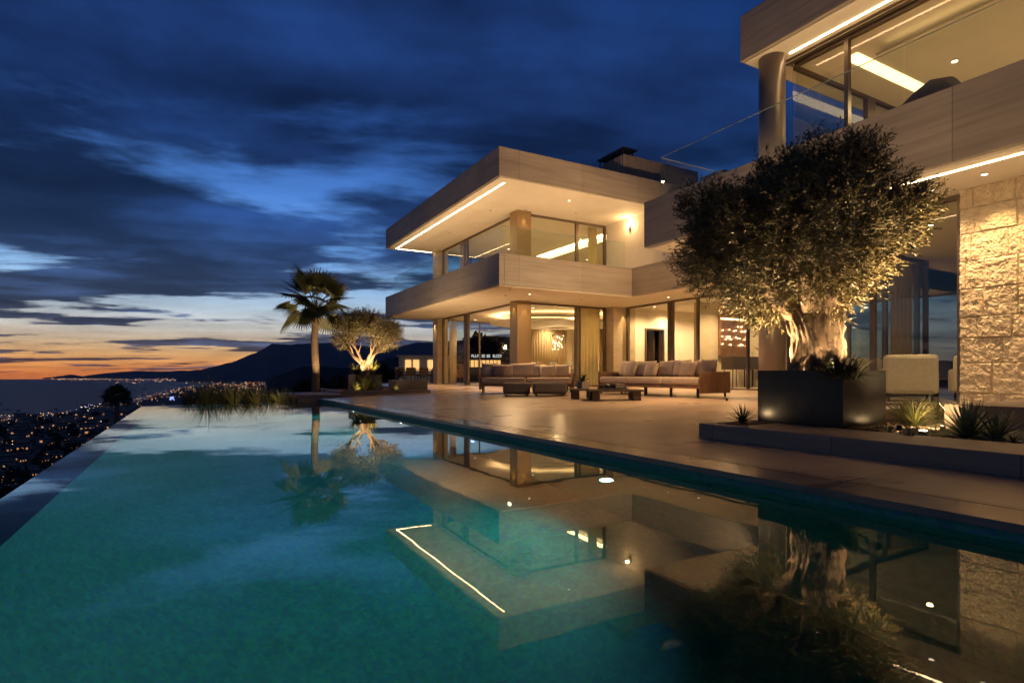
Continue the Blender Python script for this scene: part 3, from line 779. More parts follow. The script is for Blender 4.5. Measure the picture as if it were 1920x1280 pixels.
# curtains
def curtain(x0, y0, x1, y1, z0, z1, label, mt='curtain', folds=None, amp=.045):
    L = math.hypot(x1-x0, y1-y0); nn = max(12, int(L/.025)); m = MB()
    dx, dy = (x1-x0)/L, (y1-y0)/L
    for i in range(nn+1):
        s_ = L*i/nn; o = amp*math.sin(s_*2*math.pi/.16+.9*math.sin(s_*5))+.012*math.sin(s_*70)
        for zz in (z0, z1):
            oo = o*(1 if zz == z0 else .7)
            m.v.append((x0+dx*s_-dy*oo, y0+dy*s_+dx*oo, zz))
    for i in range(nn): m.f.append((2*i, 2*i+2, 2*i+3, 2*i+1)); m.sm.append(True)
    o = m.build('curtain', mt); md = o.modifiers.new('t', 'SOLIDIFY'); md.thickness = .006
    return tag(o, label, 'curtain', 'curtains in the villa')
CG = 3.38
curtain(13.42, 18.50, 14.50, 18.50, FZ+.02, CG, 'sheer yellowish curtain behind the narrow ground floor pane left of the stone pier')
curtain(15.95, 26.1, 18.2, 26.1, FZ+.02, CG, 'beige curtain on the back wall of the dining room right of the bronze column')
curtain(18.7, 26.1, 21.4, 26.1, FZ+.02, CG, 'beige curtain farthest right on the back wall of the dining room')
curtain(10.95, 25.6, 11.5, 26.1, FZ+.02, CG, 'pale curtain gathered in the far left corner of the dining room')
curtain(14.0, 18.6, 14.45, 18.6, F2+.02, C2-.04, 'curtain behind the narrow upper pane left of the wall lamp')
curtain(10.75, 23.2, 10.75, 24.0, F2+.02, C2-.04, 'curtain gathered at the upper side windows')
curtain(16.0, 17.6, 16.1, 17.6, FZ+.02, CG, 'x') if False else None
curtain(14.2, 7.2, 15.1, 7.2, FZ+.02, CG, 'pale curtain gathered in the glazed corner between the living room and the right room', amp=.05)
curtain(12.2, 2.2, 12.9, 2.6, FZ+.02, CG, 'pale curtain hanging behind the armchairs in the right room', amp=.05)
# upper left room ceiling cove
part('cove_light', MB().box(15.30, 15.60, 19.4, 24.6, C2-.030, C2-.014), 'cove', 0, rf)
part('ceiling_beam', MB().box(15.64, 15.85, 18.35, 26.2, C2-.22, C2-.014), 'plaster', 0, rf)
# dining room: table, flowers, chandelier
dt = empty('dining_table', (14.3, 21.6, FZ), 0, 'long white dining table inside the ground floor room under the oval ceiling', 'table')
MB().box(-1.7, 1.7, -.55, .55, .72, .76).build('table_top', 'marble', dt, .01); MB().box(-1.2, -.9, -.35, .35, 0, .72).box(.9, 1.2, -.35, .35, 0, .72).build('leg', 'marble', dt)
def bladeset(mb, o, nb, L, wd, spread, droop, rnd, segs=4, curl=0, up=1.0):
    for i in range(nb):
        az = rnd.uniform(0, 2*math.pi); tilt = rnd.random()**.7*spread
        l = L*rnd.uniform(.65, 1.1); dx, dy = math.cos(az), math.sin(az); side = Vector((-dy, dx, 0))
        pts = []; p = Vector(o)+Vector((dx, dy, 0))*rnd.uniform(0, .03*L)
        ang = tilt
        for s in range(segs+1):
            f = s/segs; wv = wd*(1-f**1.8)*(.55+.9*f if f < .4 else 1)
            pts.append((p.copy(), wv)); st = l/segs
            p = p+Vector((dx*math.sin(ang), dy*math.sin(ang), math.cos(ang)*up))*st; ang += droop/segs*rnd.uniform(.6, 1.3)
        i0 = len(mb.v)
        for q, (pp, wv) in enumerate(pts):
            mb.v.append(tuple(pp-side*wv/2)); mb.v.append(tuple(pp+side*wv/2+Vector((0,0,.15*wv))))
        for q in range(segs): mb.f.append((i0+2*q, i0+2*q+1, i0+2*q+3, i0+2*q+2)); mb.sm.append(True)
rnd = random.Random(11)
for i in range(3):
    fl = empty('flower_vase', (13.2+i*1.0, 21.55, FZ+.76), 0, ['white flowers in a low vase at the near end of the dining table', 'white flowers in a low vase on the middle of the dining table', 'white flowers in a low vase at the far end of the dining table'][i], 'flowers', 'flowers on the dining table')
    MB().cyl(0, 0, 0, .10, .06, 14, .09).build('vase', 'ceramic', fl)
    mm = MB()
    for k in range(22): mm.sphere((rnd.gauss(0, .11), rnd.gauss(0, .09), .16+rnd.random()*.10), .032, 6, 4)
    mm.build('blossom', 'white_cloth', fl)
def dchair(x, y, rz, label, group, mt='rattan'):
    c = empty('chair', (x, y, FZ), rz, label, 'chair', group)
    MB().box(-.24, .24, -.24, .24, .40, .47).build('seat', mt, c, .02)
    MB().box(-.24, .24, .20, .25, .47, .82).build('backrest', mt, c, .02)
    for sx in (-1, 1):
        MB().box(sx*.24-.02, sx*.24+.02, -.2, .22, .60, .64).build('armrest', mt, c)
        for sy in (-1, 1): MB().cyl(sx*.20, sy*.20, 0, .40, .016, 8).build('leg', 'dark_metal', c)
    return c
for i, x in enumerate((13.2, 14.3, 15.4)):
    dchair(x, 20.8, math.pi, 'upholstered dining chair on the near side of the indoor table, %s' % ['left seat', 'middle seat', 'right seat'][i], 'chairs round the indoor dining table', 'boucle')
    dchair(x, 22.4, 0, 'upholstered dining chair on the far side of the indoor table, %s' % ['left seat', 'middle seat', 'right seat'][i], 'chairs round the indoor dining table', 'boucle')
def chandelier(x, y, z, n_, rad, hgt, label, power):
    c = empty('chandelier', (x, y, z), 0, label, 'chandelier'); r_ = random.Random(int(x*10+y))
    MB().cyl(0, 0, 0, CG-z, .008, 6).cyl(0, 0, CG-z-.02, CG-z, .08, 16).build('rod', 'bronze', c)
    a, b = MB(), MB()
    for i in range(n_):
        an = r_.uniform(0, 6.28); rr = rad*math.sqrt(r_.random()); q = (rr*math.cos(an), rr*math.sin(an), -r_.random()*hgt)
        b.sphere(q, .022, 6, 4); a.cyl(q[0], q[1], q[2], 0.0, .003, 4)
    a.cyl(0, 0, -.01, .02, rad, 24); a.build('suspension', 'bronze', c); b.build('bulb', 'spark', c)
    point('lamp', (x, y, z-hgt/2), power, WARM2, .12, c)
chandelier(15.9, 23.6, 2.65, 26, .30, .75, 'gold chandelier of small bulbs hanging in the dining room', 70)
# living area: copper panel, cabinet, plants
ap = empty('wall_panel', (17.4, 14.86, 1.41), 0, 'hammered copper art panel with glowing beads put in for light reflections on the living room wall', 'wall art')
MB().box(0, 1.5, 0, .10, 0, 1.90).build('panel', 'copper', ap)
MB().box(.02, 1.48, -.03, .0, 1.40, 1.43).build('light_strip', 'led', ap)
MB().box(.02, 1.48, -.03, .0, 1.84, 1.87).build('light_strip', 'led', ap)  # both strips glow in place of light reflected on the copper
rr = random.Random(5)
for zz, cnt in ((1.12, 3), (.98, 9), (.72, 7), (.66, 5), (.44, 8)):  # glowing beads stand in for light reflections on the panel
    for i in range(cnt):
        x = rr.uniform(.05, 1.45); MB().sphere((x, -.035, zz+rr.uniform(-.03, .03)), .020, 6, 4, 1.4, 1, 1).build('glint_bead', 'spark', ap)
cb = empty('drinks_cabinet', (17.0, 14.0, FZ), 0, 'dark bronze drinks cabinet on tall thin legs below the copper panel', 'cabinet')
MB().box(0, 1.75, 0, .5, .66, 1.14).build('body', 'cabinet_metal' if 'cabinet_metal' in MAT else 'bronze', cb, .01)
for q in (.1, .75, 1.2, 1.65):
    for w_ in (.06, .44): MB().tube([(q, w_, 0), (q, w_, .66)], .018, 8).build('leg', 'dark_metal', cb)
sb = empty('side_console', (19.3, 13.6, FZ), 0, 'low console with small bottles right of the drinks cabinet', 'console')
MB().box(0, 1.3, 0, .4, .40, .45).box(.05, .1, .05, .35, 0, .40).box(1.2, 1.25, .05, .35, 0, .40).build('top', 'dark_oak', sb)
mm = MB()
for i in range(7): mm.cyl(.15+i*.16, .2, .45, .45+rr.uniform(.12, .3), .03, 8)
mm.build('bottle', 'ceramic', sb)
fan = empty('indoor_palm', (19.25, 14.2, FZ), 0, 'dark potted fan palm beside the copper panel in the living room', 'plant')
MB().cyl(0, 0, 0, .5, .2, 16, .26).build('pot', 'ceramic', fan)
mm = MB(); bladeset(mm, (0, 0, 1.0), 60, 1.0, .10, 1.7, .9, rnd, 5); mm.build('foliage', 'dark_leaf', fan)
MB().tube([(0,0,.45), (0,0,1.05)], .04, 8).build('stem', 'bark', fan)
wc = empty('low_cabinet', (17.6, 16.9, FZ), 0, 'low white cabinet against the wall behind the long sofa', 'cabinet')
MB().box(0, 1.6, 0, .5, .05, .72).build('body', 'marble', wc, .01); MB().box(-.02, 1.62, -.02, .52, .725, .75).build('top', 'plaster', wc)
for i, (x, y) in enumerate(((16.6, 16.3), (17.9, 14.2+2.0))):
    dchair(x, y, 0, ['dark chair indoors behind the long sofa near the doorway', 'dark chair indoors behind the long sofa by the low white cabinet'][i], 'dark chairs in the living room')
# interior lamps
ceil_parts = bl
def room_light(x, y, z, pw, parent, size=150, col=WARM2):
    o = MB().cyl(x, y, z-.014, z-.002, .06, 16).build('downlight', 'bronze', parent)
    MB().cyl(x, y, z-.019, z-.0145, .05, 16).build('lens', 'lamp_disc', o)
    spot('lamp', (x, y, z-.03), (x, y, 0), pw, col, size, .9, .05, o)
for (x, y) in ((12.0, 19.6), (14.2, 19.4), (19.0, 20.5), (19.0, 24), (16.8, 25.6), (12.2, 25.4)): room_light(x, y, C1-.012, 380, bl)
for (x, y) in ((16.0, 16.9), (17.3, 17.2), (16.9, 13.9), (19.5, 13.5), (18.8, 16.6)): room_light(x, y, C1-.012, 380, bm)
for (x, y) in ((12.2, 20.2), (17.5, 20.5), (13.2, 23.8), (18, 24)): room_light(x, y, C2-.012, 380, rf)
p = atZ(1790, 115, 6.49); room_light(p.x, p.y, 6.50, 900, rf2)
room_light(14.5, 1.5, 6.50, 900, rf2); room_light(12.0, 6.3-.2+.0, 6.79, 0.1, rf2) if False else None
room_light(17.8, 10.6, C1-.012, 90, bm)
for (x, y) in ((11.5, 5.2), (11.2, 2.8)): room_light(x, y, C1-.012, 130, br_)
# armchairs in the right room
def armchair(x, y, rz, label):
    c = empty('armchair', (x, y, FZ), rz, label, 'armchair', 'cream armchairs in the right room')
    MB().box(-.36, .36, -.36, .34, .17, .40).build('seat', 'boucle', c, .05)
    MB().box(-.42, .42, .26, .42, .14, .86).build('backrest', 'boucle', c, .07)
    MB().box(-.44, -.32, -.36, .30, .14, .60).build('armrest', 'boucle', c, .05); MB().box(.32, .44, -.36, .30, .14, .60).build('armrest', 'boucle', c, .05)
    for sx in (-.33, .33):
        for sy in (-.30, .34): MB().tube([(sx, sy, 0), (sx, sy, .15)], [.018, .028], 8).build('leg', 'dark_oak', c)
    return c
t_ = 10.6
p = at(1702, 740, 10.7); armchair(p.x, p.y, R(122), 'cream armchair seen from behind in the right room beside the olive planter')
p = at(1835, 740, 10.9); armchair(p.x, p.y, R(118), 'cream armchair half hidden by the rough stone wall')
p = at(1600, 735, 13.0); armchair(p.x, p.y, R(150), 'cream armchair deeper in the right room behind the olive trunk')
p = at(1755, 735, 12.6)
ot = empty('coffee_table', (p.x, p.y, FZ), 0, 'low dark table between the cream armchairs', 'table')
MB().cyl(0, 0, .36, .40, .45, 32).cyl(0, 0, 0, .36, .05, 12).build('table_top', 'dark_oak', ot)

# ================================================================== TERRACE FURNITURE
def cushion(w_, d_, h_, name, mt, parent, loc, rot=(0,0,0), puff=.35):
    """soft pillow: a subdivided slab pinched at the edges"""
    m = MB(); nx = 8; nyy = 8; idx = {}
    for s in (1, -1):
        for j in range(nyy+1):
            for i in range(nx+1):
                u = -1+2*i/nx; v = -1+2*j/nyy
                t = (max(0, 1-abs(u)**3.0))**.5*(max(0, 1-abs(v)**3.0))**.5
                edge = (i in (0, nx) or j in (0, nyy))
                if edge and s == -1: idx[(s, i, j)] = idx[(1, i, j)]; continue
                inx = 1-.06*(1-abs(v)**2)*(abs(u)**6); iny = 1-.06*(1-abs(u)**2)*(abs(v)**6)
                idx[(s, i, j)] = len(m.v)
                m.v.append((u*w_/2*inx, s*d_/2*t, v*h_/2*iny))
        for j in range(nyy):
            for i in range(nx):
                q = (idx[(s,i,j)], idx[(s,i+1,j)], idx[(s,i+1,j+1)], idx[(s,i,j+1)])
                m.f.append(q if s == -1 else q[::-1]); m.sm.append(True)
    o = m.build(name, mt, parent); o.location = loc; o.rotation_euler = rot
    return o
def sofa(x, y, z, rz, L, D, label, seats, backs, right_panel=False, left_panel=False):
    """local: x along the length 0..L, front at y=0, back at y=D"""
    s = empty('sofa', (x, y, z), rz, label, 'sofa')
    fr = MB().box(0, L, .02, D, .20, .27); fr.build('frame', 'oak', s, .008)
    for xx in [0.03, L*.25, L*.5, L*.75, L-.07]:
        for yy in (.03, D-.07):
            MB().box(xx, xx+.035, yy, yy+.035, 0, .20).build('leg', 'dark_metal', s)
    for a, b in seats:
        MB().box(a+.01, b-.01, .0, D-.22, .275, .45).build('seat_cushion', 'linen', s, .055)
    MB().box(0, L, D-.06, D, .27, .56).build('back_panel', 'oak', s, .005)
    if left_panel: MB().box(-.05, -.002, .01, D, .10, .57).build('arm_panel', 'oak', s, .005)
    if right_panel: MB().box(L+.002, L+.05, .01, D, .10, .57).build('arm_panel', 'oak', s, .005)
    for i, (cx, w_, h_, mt, yy, rx) in enumerate(backs):
        cushion(w_, .20, h_, 'back_cushion', mt, s, (cx, D-yy, .45+h_/2-.01), (R(-rx), R(random.uniform(-3, 3)), R(random.uniform(-5, 5))))
    return s
# long sofa on the right: faces the pool; local x runs towards the house end
bks = [(.30, .62, .44, 'linen', .22, 10), (.62, .48, .42, 'linen', .36, 16), (1.05, .70, .42, 'linen', .22, 12), (1.45, .42, .36, 'linen', .42, 22), (1.85, .72, .42, 'linen', .22, 12), (2.3, .6, .42, 'linen', .24, 12),
       (2.62, .46, .38, 'linen', .38, 18), (2.98, .56, .42, 'linen', .24, 12), (3.2, .44, .42, 'linen_dark', .36, 14)]
sB = sofa(9.5, 8.70, deckz(9.6)+.004, R(90), 3.45, .94, 'long cream sofa with a solid oak end panel, right of the coffee table', [(0, 1.15), (1.15, 2.3), (2.3, 3.45)], bks)
# mirror so that the front faces -X: use rotation -90 with origin at far end
sB.location = (9.5, 12.15, deckz(9.6)+.004); sB.rotation_euler = (0, 0, R(-90))
for ch_ in sB.children: pass
MB().box(3.452, 3.50, .01, .94, .10, .575).build('arm_panel', 'oak', sB, .005); MB().box(-.05, -.002, .01, .94, .10, .575).build('arm_panel', 'oak', sB, .005)
bks = [(.25, .46, .44, 'linen', .30, 12), (.62, .44, .38, 'linen_dark', .42, 18), (.85, .5, .40, 'linen', .26, 12), (1.45, .85, .44, 'linen', .24, 12), (2.05, .46, .40, 'linen', .26, 14), (2.35, .46, .38, 'linen', .40, 18), (2.85, .46, .40, 'linen', .28, 12)]
sofa(7.20, 14.62, deckz(8.0)+.004, -TH, 2.62, .92, 'left cream sofa with loose cushions in front of the open glass doors', [(0, 1.31), (1.31, 2.62)], [(a_*.83, *r_) for (a_, *r_) in bks], True, True)
def ottoman(x, y, w_, d_, label):
    o = empty('ottoman', (x, y, deckz(x)), -TH, label, 'ottoman', 'dark ottomans in front of the left sofa')
    MB().box(-w_/2, w_/2, -d_/2, d_/2, .07, .34).build('cushion', 'linen_grey', o, .06)
    MB().box(-w_/2+.02, w_/2-.02, -d_/2+.02, d_/2-.02, .045, .07).build('base', 'dark_oak', o)
    for sx in (-1, 1):
        for sy in (-1, 1): MB().box(sx*(w_/2-.09)-.02, sx*(w_/2-.09)+.02, sy*(d_/2-.09)-.02, sy*(d_/2-.09)+.02, 0, .045).build('foot', 'dark_metal', o)
ottoman(7.42, 12.95, .70, .8, 'smaller dark ottoman at the left, half behind the wider one')
ottoman(8.05, 12.35, .86, .8, 'wide dark ottoman nearest the coffee tables')
def slab_table(x, y, rz, L, W, label):
    o = empty('coffee_table', (x, y, deckz(x)), rz, label, 'coffee table', 'low oak tables between the sofas')
    MB().box(-L/2, L/2, -W/2, W/2, .19, .235).build('table_top', 'dark_oak', o, .006)
    for sx in (-1, 1):
        for sy in (-1, 1): MB().box(sx*(L/2-.12)-.07, sx*(L/2-.12)+.07, sy*(W/2-.12)-.07, sy*(W/2-.12)+.07, 0, .19).build('leg', 'dark_oak', o, .004)
    return o
p = at(1152, 742, 12.2); slab_table(p.x, p.y, -TH, 1.1, .75, 'low oak coffee table carrying a tray, in front of the long sofa')
TP = Vector((p.x, p.y, deckz(p.x)+.237))
p2 = at(1093, 742, 12.9); slab_table(p2.x, p2.y, -TH, .60, .6, 'small oak coffee table carrying the potted succulent')
T2 = Vector((p2.x, p2.y, deckz(p2.x)+.237))
pt = empty('potted_succulent', T2, 0, 'small succulent in a pale square pot on the small coffee table', 'potted plant')
MB().box(-.10, .10, -.10, .10, 0, .16).build('pot', 'concrete', pt, .006)
mm = MB(); bladeset(mm, (0,0,.15), 46, .24, .035, 1.2, .5, rnd); mm.build('foliage', 'dark_leaf', pt)
tr = empty('tray', TP+Vector((-.05, .0, 0)), 0, 'dark tray with a stack of books on the larger coffee table', 'tray')
MB().box(-.28, .28, -.18, .18, 0, .025).build('base', 'dark_metal', tr, .004); MB().box(-.02, .22, -.13, .13, .026, .11).build('books', 'linen_grey', tr, .006)
MB().sphere((-.14, 0, .075), .055, 12, 8, 1.2, 1, .9).build('bowl', 'ceramic', tr)
# dining group at the far left under the trees
def out_chair(x, y, rz, label, cloth=False):
    c = dchair(x, y, rz, label, 'chairs round the far terrace table', 'rattan')
    if cloth: MB().box(-.22, .22, .255, .28, .30, .84).build('throw', 'white_cloth', c, .01)
    return c
xa = 9.35
tb = empty('outdoor_dining_table', (10.3, 28.4, .235), 0, 'dark outdoor dining table on the far left terrace', 'table')
MB().box(-1.1, 1.1, -.5, .5, .70, .74).build('table_top', 'dark_oak', tb); 
for sx in (-.95, .95):
    for sy in (-.4, .4): MB().box(sx-.03, sx+.03, sy-.03, sy+.03, 0, .70).build('leg', 'dark_metal', tb)
for i, x in enumerate((9.6, 10.3, 11.0)):
    out_chair(x, 27.7, math.pi, 'dark woven chair on the near side of the far table, %s' % ['left end', 'centre', 'right end'][i])
    out_chair(x, 29.1, 0, 'dark woven chair behind the far table, %s' % ['left end, white throw', 'centre', 'right end, white throw'][i], i != 1)
# dark lounge chair on the upper right balcony
lc = empty('lounge_chair', (9.28, 3.5, F2), 0, 'dark hooded lounge chair on the upper right balcony', 'lounge chair')
mm = MB()
pts = [(-.0, 1.05, .95), (0, .6, 1.18), (0, .15, 1.36), (0, -.15, 1.30), (0, -.40, 1.05)]
nn = 12
for j, (x_, y_, z_) in enumerate([(0, 1.75, .70), (0, 1.5, .86), (0, 1.28, .97), (0, 1.08, 1.08), (0, .92, 1.20), (0, .75, 1.28), (0, .52, 1.22), (0, .35, .95)]):
    for q in range(nn):
        a = math.pi*q/(nn-1); mm.v.append((.36-.46*math.cos(a)-.05, y_, max(.1, z_*math.sin(a)**.35)))
for j in range(7):
    for q in range(nn-1):
        a = j*nn+q; mm.f.append((a, a+1, a+nn+1, a+nn)); mm.sm.append(True)
mm.f.append(tuple(range(nn))); mm.sm.append(False); mm.f.append(tuple(range(7*nn, 8*nn))[::-1]); mm.sm.append(False)
mm.build('shell', 'linen_grey', lc); MB().box(-.08, .72, .4, 1.7, 0, .12).build('base', 'dark_metal', lc)

# ================================================================== PLANTERS AND PLANTS
KZ = .247
# right bed: kerbs, gravel, bench
m = MB()
m.box(4.48, 5.18, -7, 4.10, .0, KZ).box(5.18, 9.75, 3.98, 4.10, .0, KZ-.004)
travertine('kerb_stone', (.30,.235,.185), (.21,.165,.13), 1.2, 1.2)
kb = m.build('planting_bed', 'kerb_stone', None, .004)
bed = tag(kb, 'raised stone edged planting bed round the black olive planter', 'planting bed')
MB().box(5.18, 9.75, -7, 3.98, .0, KZ-.05).build('gravel', 'soil', kb)
MB().box(4.62, 5.20, 3.72, 4.0, KZ-.02, KZ+.006).build('soil_patch', 'soil', kb)
gv = MB(); rg_ = random.Random(31)
for i in range(2600):
    x_ = rg_.uniform(5.25, 7.2); y_ = rg_.uniform(1.2, 3.65)
    if 5.2 < x_ < 6.0 and 3.02 < y_ < 4.05: continue
    r_ = rg_.uniform(.006, .020); gv.sphere((x_, y_, KZ-.05+r_*.3), r_, 5, 3, rg_.uniform(.8, 1.4), rg_.uniform(.8, 1.3), .7)
mat('pebble', (.34,.26,.19), .9, noise_amt=.35, nscale=25)
tag(gv.build('gravel', 'pebble'), 'loose pale gravel covering the planting bed round the black planter', 'gravel', None, 'stuff')
bn = tag(MB().box(6.60, 9.74, -6, 2.86, .1, .444).build('stone_bench', 'concrete', None, .006), 'long low stone bench behind the agaves at the foot of the rough stone wall', 'bench')
tag(MB().box(6.4, 8.40, 3.70, 3.96, .1, .33).build('low_wall', 'limestone', None, .006), 'short low stone kerb wall behind the grassy plants', 'low wall')
def planter(x0, x1, y0, y1, z0, z1, label):
    e = empty('planter', ((x0+x1)/2, (y0+y1)/2, z0), 0, label, 'planter'); a, b, h = (x1-x0)/2, (y1-y0)/2, z1-z0
    MB().box(-a, a, -b, -b+.03, 0, h).box(-a, a, b-.03, b, 0, h).box(-a, -a+.03, -b+.03, b-.03, 0, h).box(a-.03, a, -b+.03, b-.03, 0, h).build('box', 'black_planter', e, .002)
    MB().box(-a+.03, a-.03, -b+.03, b-.03, 0, h-.085).build('soil', 'soil', e)
planter(5.24, 5.96, 3.08, 3.99, KZ, .781, 'large square black planter holding the big olive tree')
def branch_path(rnd, p, d, L, seg, wob):
    pts = [Vector(p)]; d = Vector(d).normalized()
    for i in range(seg):
        d = (d+Vector((rnd.gauss(0, wob), rnd.gauss(0, wob), rnd.gauss(0, wob*.6)))).normalized()
        pts.append(pts[-1]+d*L/seg)
    return pts
def olive(name, x, y, zb, label, R_, Rz, cz, trunk_r, trunk_h, ntw, leafL, seed, limbs, cut=None, clumps=60, dens=14, group=None, off=(0, 0)):
    """crown centre at height cz above the foot, radii R_, Rz"""
    rnd = random.Random(seed); t = empty(name, (x, y, zb), 0, label, 'olive tree', group)
    mb = MB()
    nseg = 60
    def rg(j, a, p):
        zz = p.z/max(trunk_r, .01)
        tw = a+.28*zz
        rid = abs(noise.noise(Vector((math.cos(tw)*2.6, math.sin(tw)*2.6, zz*.35+seed))))
        kn = noise.noise(Vector((math.cos(a)*1.3, math.sin(a)*1.3, zz*.7+seed*2)))
        fine = noise.noise(Vector((math.cos(tw)*9, math.sin(tw)*9, zz*1.6)))
        kb = noise.noise(Vector((math.cos(a)*5, math.sin(a)*5, zz*2.2+3)))
        return .90+.34*rid+.16*kn+.09*fine+.10*kb
    pts = [Vector((.03*math.sin(i*.13), .03*math.cos(i*.11), trunk_h*i/(nseg-1))) for i in range(nseg)]
    rad = [trunk_r*(1.0+.26*(1-min(1, i/(nseg*.22)))**2 + .42*max(0, (i/(nseg-1)-.55))) for i in range(nseg)]
    mb.tube(pts, rad, 110, True, rg)
    for s in range(8):       # surface roots and twisting cords
        a0 = s*.785+rnd.random()*.5; pp = []; e1 = rnd.uniform(.5, 1.0); r1 = rnd.uniform(.10, .20)
        for i in range(16):
            f = i/15*e1; a = a0+f*.7; r_ = trunk_r*(1.18*(1-min(1, f*3))**2*.35+.90+.35*max(0, f-.5))
            pp.append(Vector((math.cos(a)*r_, math.sin(a)*r_, trunk_h*f-.02)))
        mb.tube(pp, [trunk_r*r1*(1+.25*math.sin(i*.9+s)) for i in range(16)], 12, True, lambda j, a, p: 1+.25*noise.noise(Vector((a*2, j*.5, s))))
    tips = []
    for (az, el, L, r0) in limbs:
        d = Vector((math.cos(az)*math.cos(el), math.sin(az)*math.cos(el), math.sin(el)))
        st = Vector((math.cos(az)*trunk_r*.55, math.sin(az)*trunk_r*.55, trunk_h*.80))
        pp = branch_path(rnd, st, d, L, 9, .13); k = len(pp)
        mb.tube(pp, [r0*(1-.72*i/(k-1)) for i in range(k)], 12, True, lambda j, a, p: 1+.14*noise.noise(Vector((a*1.6, j*.6, az))))
        for q in (4, 6, 8, 9):
            for r2 in range(2):
                d2 = (pp[q]-pp[q-1]).normalized()+Vector((rnd.gauss(0,.6), rnd.gauss(0,.6), rnd.gauss(.25,.4)))
                p3 = branch_path(rnd, pp[q], d2, L*.55, 6, .2); rr_ = r0*(1-.72*q/(k-1))*.55
                mb.tube(p3, [rr_*(1-.8*i/6) for i in range(7)], 7); tips.append(p3[-1])
    mb.build('trunk', 'bark', t)
    # foliage
    cen = []
    while len(cen) < clumps:
        v = Vector((rnd.uniform(-1, 1), rnd.uniform(-1, 1), rnd.uniform(-1, 1)))
        if v.length > 1 or v.length < .42: continue
        if clumps > 60: v = v*rnd.uniform(.86, 1.14)
        if v.z < -.8 and Vector((v.x, v.y)).length < .30: continue
        if cut and cut(v): continue
        cen.append(Vector((v.x*R_*.84+off[0], v.y*R_*.84+off[1], cz+v.z*Rz*.84)))
    cr = R_*.25
    lv = MB(); V_, Fc = lv.v, lv.f
    for _ in range(ntw):
        c = rnd.choice(cen); g = Vector((rnd.gauss(0, 1), rnd.gauss(0, 1), rnd.gauss(0, .85)))
        if g.length < .1: continue
        g = g.normalized()*cr*rnd.uniform(.30, 1.05)**.6*(.75+.55*((hash((round(c.x,3), round(c.y,3))) % 97)/97.0))
        p = c+g; out = (g.normalized()*.8+(p-Vector((0,0,cz-.2*Rz))).normalized()*.7+Vector((rnd.gauss(0,.35), rnd.gauss(0,.35), .35+rnd.gauss(0,.3)))).normalized()
        side = out.cross(Vector((0,0,1))); side = side.normalized() if side.length > .05 else Vector((1,0,0)); up = side.cross(out)
        tl = leafL*rnd.uniform(1.6, 3.4)
        for k in range(dens):
            f = k/dens; base = p+out*tl*f; sgn = 1 if k % 2 else -1; roll = rnd.uniform(0, 3.14) if k % 4 > 1 else rnd.uniform(-.4, .4)
            lat = side*math.cos(roll)+up*math.sin(roll)
            ld = (out*rnd.uniform(.5, 1.0)+lat*sgn*rnd.uniform(.5, .9)+Vector((0,0,rnd.gauss(-.05,.18)))).normalized()
            ll = leafL*rnd.uniform(.7, 1.15); wv = ld.cross(Vector((rnd.gauss(0,1), rnd.gauss(0,1), rnd.gauss(0,1)))).normalized()*ll*.115
            i0 = len(V_); mid = base+ld*ll*.5; V_ += [tuple(base), tuple(mid+wv), tuple(base+ld*ll), tuple(mid-wv)]; Fc.append((i0, i0+1, i0+2, i0+3))
    lv.sm = [False]*len(Fc)
    lv.build('crown', 'olive_leaf', t)
    return t
limbs = [(2.4, .62, .72, .13), (3.4, .70, .6, .11), (1.2, .95, .7, .12), (-.4, .70, .50, .12), (4.2, 1.1, .7, .12), (.2, 1.25, .7, .12)]
olive('olive_tree', 5.55, 3.53, .70, 'big old olive tree in the black planter in front of the right wing', 1.08, .86, 1.47, .225, .80, 11500, .054, 4, limbs,
      cut=lambda v: v.z < -.86, clumps=72, dens=13, off=(-.24, .12))
# ground cover in the planter
gc = empty('planter_undergrowth', (5.52, 3.42, .70), 0, 'dark trailing undergrowth at the foot of the big olive trunk', 'plant')
mm = MB()
for i in range(14):
    bladeset(mm, (-.22+rnd.gauss(0,.06), -.30+rnd.gauss(0,.07), 0), 30, .27, .022, 1.3, 1.1, rnd)
mm.build('foliage', 'dark_leaf', gc)
gc2 = empty('planter_herbs', (5.3, 3.8, .735), 0, 'bright green herbs along the rim of the black olive planter', 'plant')
mm = MB()
for i in range(16): bladeset(mm, (rnd.uniform(-.03, .25), rnd.uniform(-.5, .17), -.01), 26, .085, .018, 1.4, .8, rnd)
for i in range(7): bladeset(mm, (rnd.uniform(.35, .60), rnd.uniform(-.6, -.3), -.01), 22, .08, .018, 1.4, .8, rnd)
mm.build('foliage', 'grass_leaf', gc2)
def plant(name, p, nb, L, wd, spread, droop, mt, label, cat='plant', group=None, segs=4):
    e = empty(name, p, 0, label, cat, group); mm = MB(); bladeset(mm, (0,0,0), nb, L, wd, spread, droop, rnd, segs); mm.build('foliage', mt, e); return e
